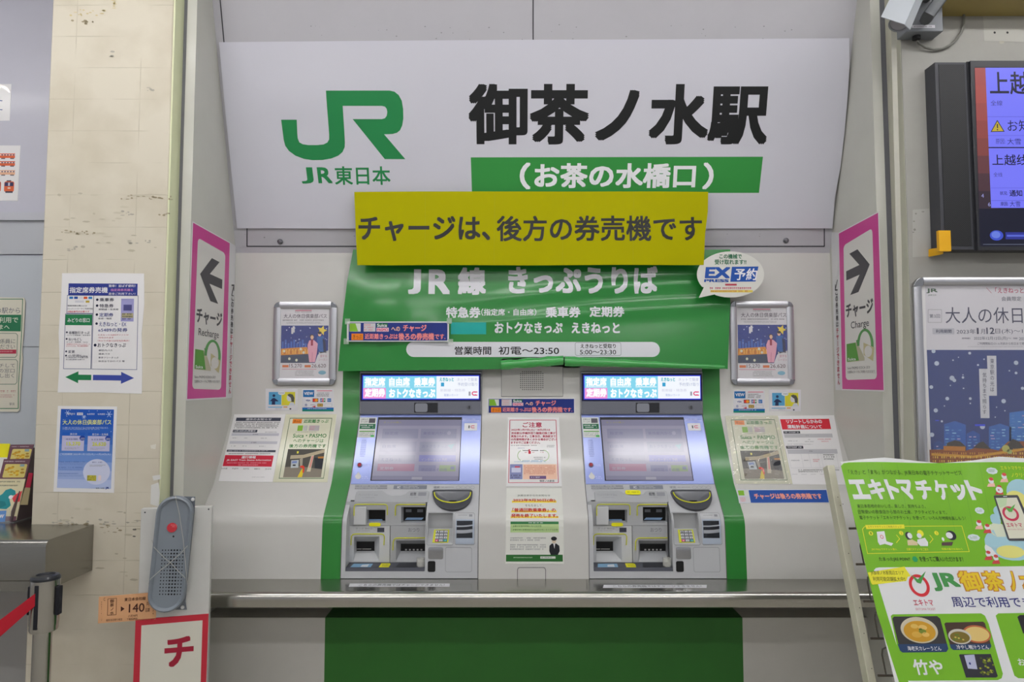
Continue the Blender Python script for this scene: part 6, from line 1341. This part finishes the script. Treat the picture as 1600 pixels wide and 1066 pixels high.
    for i in range(44):
        for j in range(3):
            x = 1457 + i * 3.4; y = 707 + j * 6 - (i > 34) * 6
            if (i + j) % 4: s.rect(x, y, x + 1.5, y + 3.4, M('e8c84c' if (i * j) % 3 else 'c89030', .4), 7)
    s.ell(1571, 701, 6, 5.5, M('b8b860', .4), 8); s.ell(1577, 706, 4, 3.6, M('a8b068', .4), 8)
fr = snap_frame(1428.5, 433, 1722, 775, 13, big, 'large aluminium framed couple pass poster with snowy blue city on the right wall', nm='large_poster_frame', Y=YF, th=.020, corner=16)
fr['label'] = 'large aluminium framed poster with snowy blue city at night on the right wall'

# ---- leaflet rack with the green poster in front of the right end
Xp = 1.0; TLp, BLp = atX(1314, 723, .955), atX(1397, 1066, .955)
dirp = (BLp - TLp)
def rsheet(off=0.0): return Sheet(TLp, (1, 0, 0), dirp, off)
s = rsheet(); s.base([(1313, 722.5), (1350, 719), (1380, 716.5), (1420, 719), (1470, 723.5), (1520, 720), (1560, 714.5), (1610, 717), (1780, 717), (1900, 1180), (1430, 1180), (1399, 1066), (1362, 920), (1340, 830)], M('e2e4e4', .4, coat=.15), .0012)
LG = M('76b428', .5, coat=.05); WI = M('e4e6e8', .4); DK = M('2c3a20', .5); YW = M('e6e03a', .5)
s.poly([(1313, 729), (1317, 725), (1325, 723.8), (1780, 722), (1900, 1180), (1440, 1180), (1405, 1066), (1370, 960), (1345, 860)], LG, 1)
for x in (1352, 1375, 1400, 1470, 1500, 1530): s.line([(x, 726), (x + 22, 830)], .5, M('66a22c', .4), 2)
s.text('「えき」と「まち」がつながる、JR東日本の電子チケットサービス', 1324.5, 735.5, 1502.5, 744, DK, .0, 4)
qk = Q((1327, 750), (1535, 749), (1537, 782), (1333, 782))
for i, ch in enumerate('エキトマチケット'):
    xs0 = (1328, 1357, 1385, 1404, 1432, 1461, 1488.5, 1513)[i]; xs1 = (1355, 1380.5, 1403, 1427, 1456, 1483, 1511, 1534.5)[i]; s.text(ch, xs0 + 1, 750.5 + (6 if i == 6 else 0), xs1 + 1, 781.5, WI, .055, 4, n=8, slant=-.12)
for i, (tx, x0, x1) in enumerate((('東日本各地のおいしさ、楽しさ、気持ちよさ。', 1337.5, 1445), ('日常使いの飲食店から旅のお土産、アクティビティまで。', 1339, 1479), ('電子チケット「エキトマチケット」を使って、いろんな地域を楽しもう！', 1341.5, 1509))): s.text(tx, x0, 789 + i * 9, x1, 795 + i * 9, DK, 0, 4)
s.line([(1349, 824), (1503, 822), (1515, 862), (1354, 866), (1346, 828), (1349, 824)], .9, YW, 3); s.poly([(1350, 821.5), (1411, 820.5), (1412, 827), (1352, 828)], YW, 4); s.text('エキトマチケットご利用ステップ', 1354, 822.5, 1407, 826, M('7a8a20', .5), 0, 5)
for i, (x, y) in enumerate(((1359, 834.5), (1406.5, 834), (1462.5, 833.5))): s.ell(x, y, 3.4, 3.4, YW, 4, n=16); s.text('123'[i], x - 1, y - 2, x + 1, y + 2, M('6a9a20', .5), 0, 5)
for x in (1402, 1455): s.line([(x - 3, 837), (x + 2, 843), (x - 3, 849)], 1.0, YW, 4)
s.poly([(1368, 832), (1380, 831), (1384, 850), (1373, 853), (1370, 848)], WI, 4); s.ring(1376, 840, 2.6, 3, .8, M('d85050', .5), 5, n=14); s.poly([(1378, 845), (1387, 848), (1394, 850), (1391, 854), (1381, 851)], WI, 5)
s.ell(1418, 838, 5, 6, M('383a40', .5), 4, n=18); s.ell(1420, 838, 3.8, 4.6, WI, 5, n=18); s.poly([(1416, 845), (1424, 844), (1432, 848), (1433, 853), (1417, 853)], M('d8c8a0', .5), 4)
s.ell(1437, 834, 5, 5.2, YW, 4, n=18); s.ell(1435, 838, 3.8, 4, WI, 5, n=18); s.poly([(1432, 844), (1444, 841), (1449, 848), (1449, 854), (1437, 854), (1432, 849)], WI, 5)
s.ell(1486, 837, 8, 7.5, M('2c3038', .5), 4, n=20); s.ell(1483, 837, 5.4, 5, WI, 5, n=20); s.poly([(1471, 848), (1489, 847), (1487, 853), (1471, 853)], M('5a4648', .5), 5); s.ell(1473, 843, 2, 3, WI, 5, n=12)
s.text('JRE MALLでチケット購入', 1360, 857.5, 1400, 861.5, YW, 0, 4); s.text('店舗でチケットをご提示', 1415, 857, 1449.5, 861, YW, 0, 4); s.text('特典の魅力を味わう', 1471, 856.5, 1504, 860, YW, 0, 4)
s.text('たまったJRE POINT', 1372, 871.5, 1421.5, 878.5, DK, .01, 4); s.ell(1428.5, 874.5, 4.6, 4.8, M('2a9a60', .5), 4, n=6); s.text('を使ってご購入いただけます！', 1435.5, 870, 1505, 878, DK, .01, 4)
# small drawings beside the telephone
LB = M('a4ccd8', .5); PY = M('e0dc80', .5); PKC = M('e8b8a8', .5); RC = M('c84848', .5)
for x, y, rx, ry, m in ((1600, 775, 26, 26, LB), (1565, 800, 12, 10, LB), (1556, 812, 8, 9, LB), (1580, 850, 40, 26, LB), (1590, 785, 18, 18, PY), (1562, 832, 18, 15, M('d8e0c8', .5)), (1580, 862, 22, 10, PY), (1554, 858, 14, 12, WI)): s.ell(x, y, rx, ry, m, 2 + (m is PY) * .5, n=22)
for x, y in ((1548, 752), (1530, 818), (1545, 866), (1568, 745), (1561, 764), (1543, 824), (1557, 872)):
    s.ell(x, y, 4, 4.4, WI, 4, n=14); s.ell(x, y - 3, 3.4, 2.6, RC, 5, n=14); s.poly([(x - 4, y + 4), (x + 5, y + 3), (x + 7, y + 9), (x - 6, y + 9)], RC if int(x) % 2 else PKC, 4)
s.ell(1561, 766, 5.5, 5, WI, 6, n=16); s.ell(1560, 766, 1.2, 1.4, RC, 7, n=10)
for x, y, a_ in ((1549, 736.5, 9), (1531, 798, 7.5), (1522, 840, 10)): s.ell(x, y, a_, 5.4, M('d8e4e8', .5), 4, n=8); s.greek(x - a_ * .6, y - 2.4, x + a_ * .6, y + 2, 2, M('6a9a70', .5), 5)
s.text('エキトマチケットで', 1562, 729, 1612, 735, YW, 0, 4); s.text('ノクリクセ', 1579, 739.5, 1610, 746, YW, 0, 4)
s.poly([(1552.5, 776), (1553.5, 774.5), (1589, 774), (1591, 776), (1622, 843), (1620, 845.5), (1578, 845), (1575, 842)], M('46464c', .4), 7); s.poly([(1555.5, 778.5), (1588, 778), (1616, 841), (1577.5, 841.5)], M('dcdcc8', .4), 8); s.poly([(1555.5, 778.5), (1573, 778.5), (1572, 790), (1562, 794)], M('c0d8b0', .4), 9); s.rect(1567, 775.6, 1573, 776.6, WI, 9)
s.ring(1579, 803, 12.5, 11.5, 3.6, M('c83c58', .45), 10, n=30); s.poly([(1569, 792), (1577, 795), (1586, 788), (1581, 800), (1576, 800)], M('5aa848', .5), 11); s.text('エキトマ', 1573, 817, 1597, 824, M('c03a5c', .5), .02, 10, slant=-.1); s.text('EKITOMA TICKET', 1575, 826.5, 1600, 828.5, M('b88888', .5), 0, 10)
# white field below
s.poly([(1364, 892), (1367, 888.5), (1372, 887.5), (1640, 884), (1720, 1180), (1455, 1180), (1420, 1066), (1390, 975)], WI, 3)
s.poly([(1354.5, 895.5), (1412, 886), (1414, 890), (1422, 901), (1417, 902), (1415, 908.5), (1362, 914.5), (1360, 912)], YW, 5); s.text('JR御茶ノ水駅周辺エリア', 1359, 893.5 - 1, 1411, 900, DK, 0, 6, slant=.0); s.text('利用可能店舗拡大中!!', 1362.5, 902, 1413, 909, DK, 0, 6)
s.ring(1435.5, 915.5, 16, 17.5, 4.8, M('d0343c', .4), 5, n=36); s.poly([(1422, 898.5), (1433, 906), (1445.5, 893), (1438, 912.5), (1432, 911)], M('4a9a48', .5), 7); s.text('エキトマ', 1427, 937, 1458, 947, M('c8405a', .5), .02, 5, slant=-.1); s.text('EKITOMA TICKET', 1430.5, 950.5, 1461.5, 954, M('c87888', .5), 0, 5)
s.text('JR', 1457, 895.5, 1501, 924, M('4a9450', .4), .05, 5, slant=-.15, n=8)
for i, ch in enumerate('御茶ノ水'):
    x0_, x1_ = ((1500, 1537), (1539, 1571), (1577, 1592), (1596, 1632))[i]; y0_, y1_ = 891.5, 924.5
    s.text(ch, x0_, y0_, x1_, y1_, M('c88838', .4), .085, 5, n=8, slant=-.12); s.text(ch, x0_ + 1.8, y0_ + 1.4, x1_ - 1.8, y1_ - 1.4, M('e2c22c', .4), .03, 7.5, n=8, slant=-.12)
s.text('周辺で利用できる', 1488, 932.5, 1632, 949, M('2c3078', .5), .012, 5, slant=-.1)
def panel(pts, m, l): s.poly(pts, m, l)
panel([(1391, 963), (1394, 960.5), (1534, 958.5), (1540, 962), (1546, 975), (1568, 1053), (1566, 1060), (1560, 1063), (1420, 1064), (1412, 1058)], LG, 4)
panel([(1557, 962), (1561, 958.5), (1640, 957), (1680, 1062), (1592, 1060), (1586, 1056)], LG, 4)
panel([(1393.5, 967), (1396, 964), (1464, 963), (1469, 967), (1482, 1014), (1479, 1019), (1410, 1020), (1406, 1017)], M('3a3838', .35, coat=.3), 5); panel([(1402, 1007), (1480, 1006), (1482, 1014), (1479, 1019), (1410, 1020), (1406, 1017)], M('2c4468', .4), 6)
s.ell(1436, 985, 29, 20.5, M('c8c0a8', .4), 6, n=36); s.ell(1436.5, 987, 25, 16.5, M('c8962c', .4), 7, n=36)
for x, y, a_, c in ((1428, 979, 6, 'd8b45c'), (1441, 981, 7, 'dcb868'), (1432, 992, 8, 'd4a848'), (1446, 992, 6, 'dcb460'), (1441, 987, 6, '7a8a34'), (1438, 984, 3, '4a6024')): s.ell(x, y, a_, a_ * .6, M(c, .4), 8 + (a_ < 7) * .3, n=16)
s.text('海老天カレーうどん', 1417.5, 1010, 1470.5, 1017, WHITE, .01, 8)
panel([(1475.5, 975), (1478, 973), (1537, 971.5), (1540, 974), (1550, 1010), (1547, 1015), (1490, 1016), (1486, 1013)], M('4a3830', .35, coat=.3), 5); panel([(1484, 1007), (1549, 1006), (1550, 1010), (1547, 1015), (1490, 1016), (1486, 1013)], M('2c4468', .4), 6)
s.ell(1527, 991, 22, 14, M('b86440', .4), 6, n=32); s.ell(1527, 991, 19.5, 11.5, M('dcc078', .4), 7, n=32); s.ell(1500, 995, 18, 12, M('c8c4b8', .4), 8, n=30); s.ell(1500, 996, 15.5, 9, M('7a6a2c', .4), 9, n=30)
for i in range(10): s.ell(1500 + random.uniform(-10, 10), 996 + random.uniform(-5, 5), 1.8, 1.2, M(random.choice(['c8b858', '5a7a2c']), .4), 10, n=8)
s.text('冷やし鴨汁うどん', 1494.5, 1008, 1545.5, 1015, WHITE, .01, 11)
s.text('竹や', 1427, 1030.5, 1473, 1055, WI, .03, 6, n=8); panel([(1499, 1023.5), (1501, 1022.5), (1549, 1022), (1560, 1057), (1557, 1059), (1510, 1059)], M('34343c', .4), 5); panel([(1507, 1024), (1523, 1023), (1528, 1046), (1513, 1045)], M('b8bcd8', .5), 6); s.ell(1516, 1037, 1.6, 2, NAVY, 7, n=10)
for i in range(34): s.ell(1542 + random.uniform(-10, 12), 1040 + random.uniform(-15, 16), 2, 1.6, M(random.choice(['8a9a2c', '6a7a24', 'a8a840', '4a5a20']), .5), 7 + (i % 4) * .2, n=7)
panel([(1591, 964), (1595, 961), (1660, 961), (1670, 990), (1600, 990)], M('2c2c30', .4), 5); s.text('お', 1591.5, 1029, 1602, 1040, WI, .02, 6)
def rb(x, y): return .004 * math.sin(9 * x + 1) * (1 - y) + .003 * math.sin(5 * y + 4 * x) + .005 * math.exp(-y * 12) * math.sin(16 * x)
s.setbend(rb, 34, 26)
s.build('rack_poster', label='large bright green ticket service poster leaning on the wire leaflet rack', cat='poster', smooth=True)
# the rack itself
rk2 = thing('wire_leaflet_rack', 'cream steel leaflet rack with wire pockets, standing in front of the steel counter at right', 'leaflet rack', (1.2, 1.75, 0))
XC_ = atY(1297, 728, 2.06).x
Pt = atX(1297, 727, XC_); Pb = atX(1362, 1066, XC_); dv = (Pb - Pt).normalized(); kz = (Pb.z - .0) / -dv.z; Pe = Pb + dv * kz
nv = Vector((0, dv.z, -dv.y)).normalized(); nv = nv if nv.y < 0 else -nv
CRS = M('cfcdb8', .45, stain=.1, sscale=12)
def post(P0, P1, name):
    wv = Vector((.021, 0, 0)); tv = -nv * .034
    MB().hexa([P1, P1 + wv, P1 + wv + tv, P1 + tv, P0, P0 + wv, P0 + wv + tv, P0 + tv], CRS).build(name, rk2, bevel=.0015)
off_ = Vector((-.008, 0, 0)); post(Pt + off_, Pe + off_, 'side_post'); RWd = .62
o2 = Vector((RWd, 0, 0)); post(Pt + o2, Pe + o2, 'side_post')
s = Sheet(Pt + off_ + nv * .0006, (1, 0, 0), dv, 0)
for u, v in ((1309, 777), (1313, 790), (1317, 788), (1326, 865), (1343, 950), (1350, 990), (1362, 1045)): x, y = s.loc(u, v); s.raw([(x - .0012, y - .001), (x + .001, y - .0015), (x + .0013, y + .001), (x - .0008, y + .0016)], [(0, 1, 2, 3)], M('4a4640', .7), 0)
s.build('paint_chips', rk2)
WR = M('6a6258', .35, .7)
for v in (826, 882, 940, 998, 1056):
    b0 = atX(800 + (XC_ + .02) / 1 * 0 + 1297 - 800 + 0, v, XC_) if False else None
    # wire tier: cross wire plus upright hooks that curl forward over the pocket
    r = ray(1340, v); t_ = (Pt - EYE).dot(nv) / r.dot(nv); q = EYE + r * t_; base_ = Vector((XC_ + .02, q.y, q.z))
    MB().tube([base_, base_ + Vector((RWd - .02, 0, 0))], .0032, WR, 8).build('cross_wire', rk2)
    for k_ in range(4):
        c = base_ + Vector((.022 + k_ * .17, 0, 0)); MB().tube([c, c - dv * .05, c - dv * .064 + Vector((.004, 0, 0)), c - dv * .068 + Vector((.014, 0, 0)), c - dv * .068 + Vector((.05, 0, 0))], .0022, M('8a8680', .25, .9), 6).build('wire_hook', rk2)
MB().box((XC_, Pe.y - .05, 0), (XC_ + RWd, Pe.y + .35, .03), CRS).build('base_frame', rk2, bevel=.004)
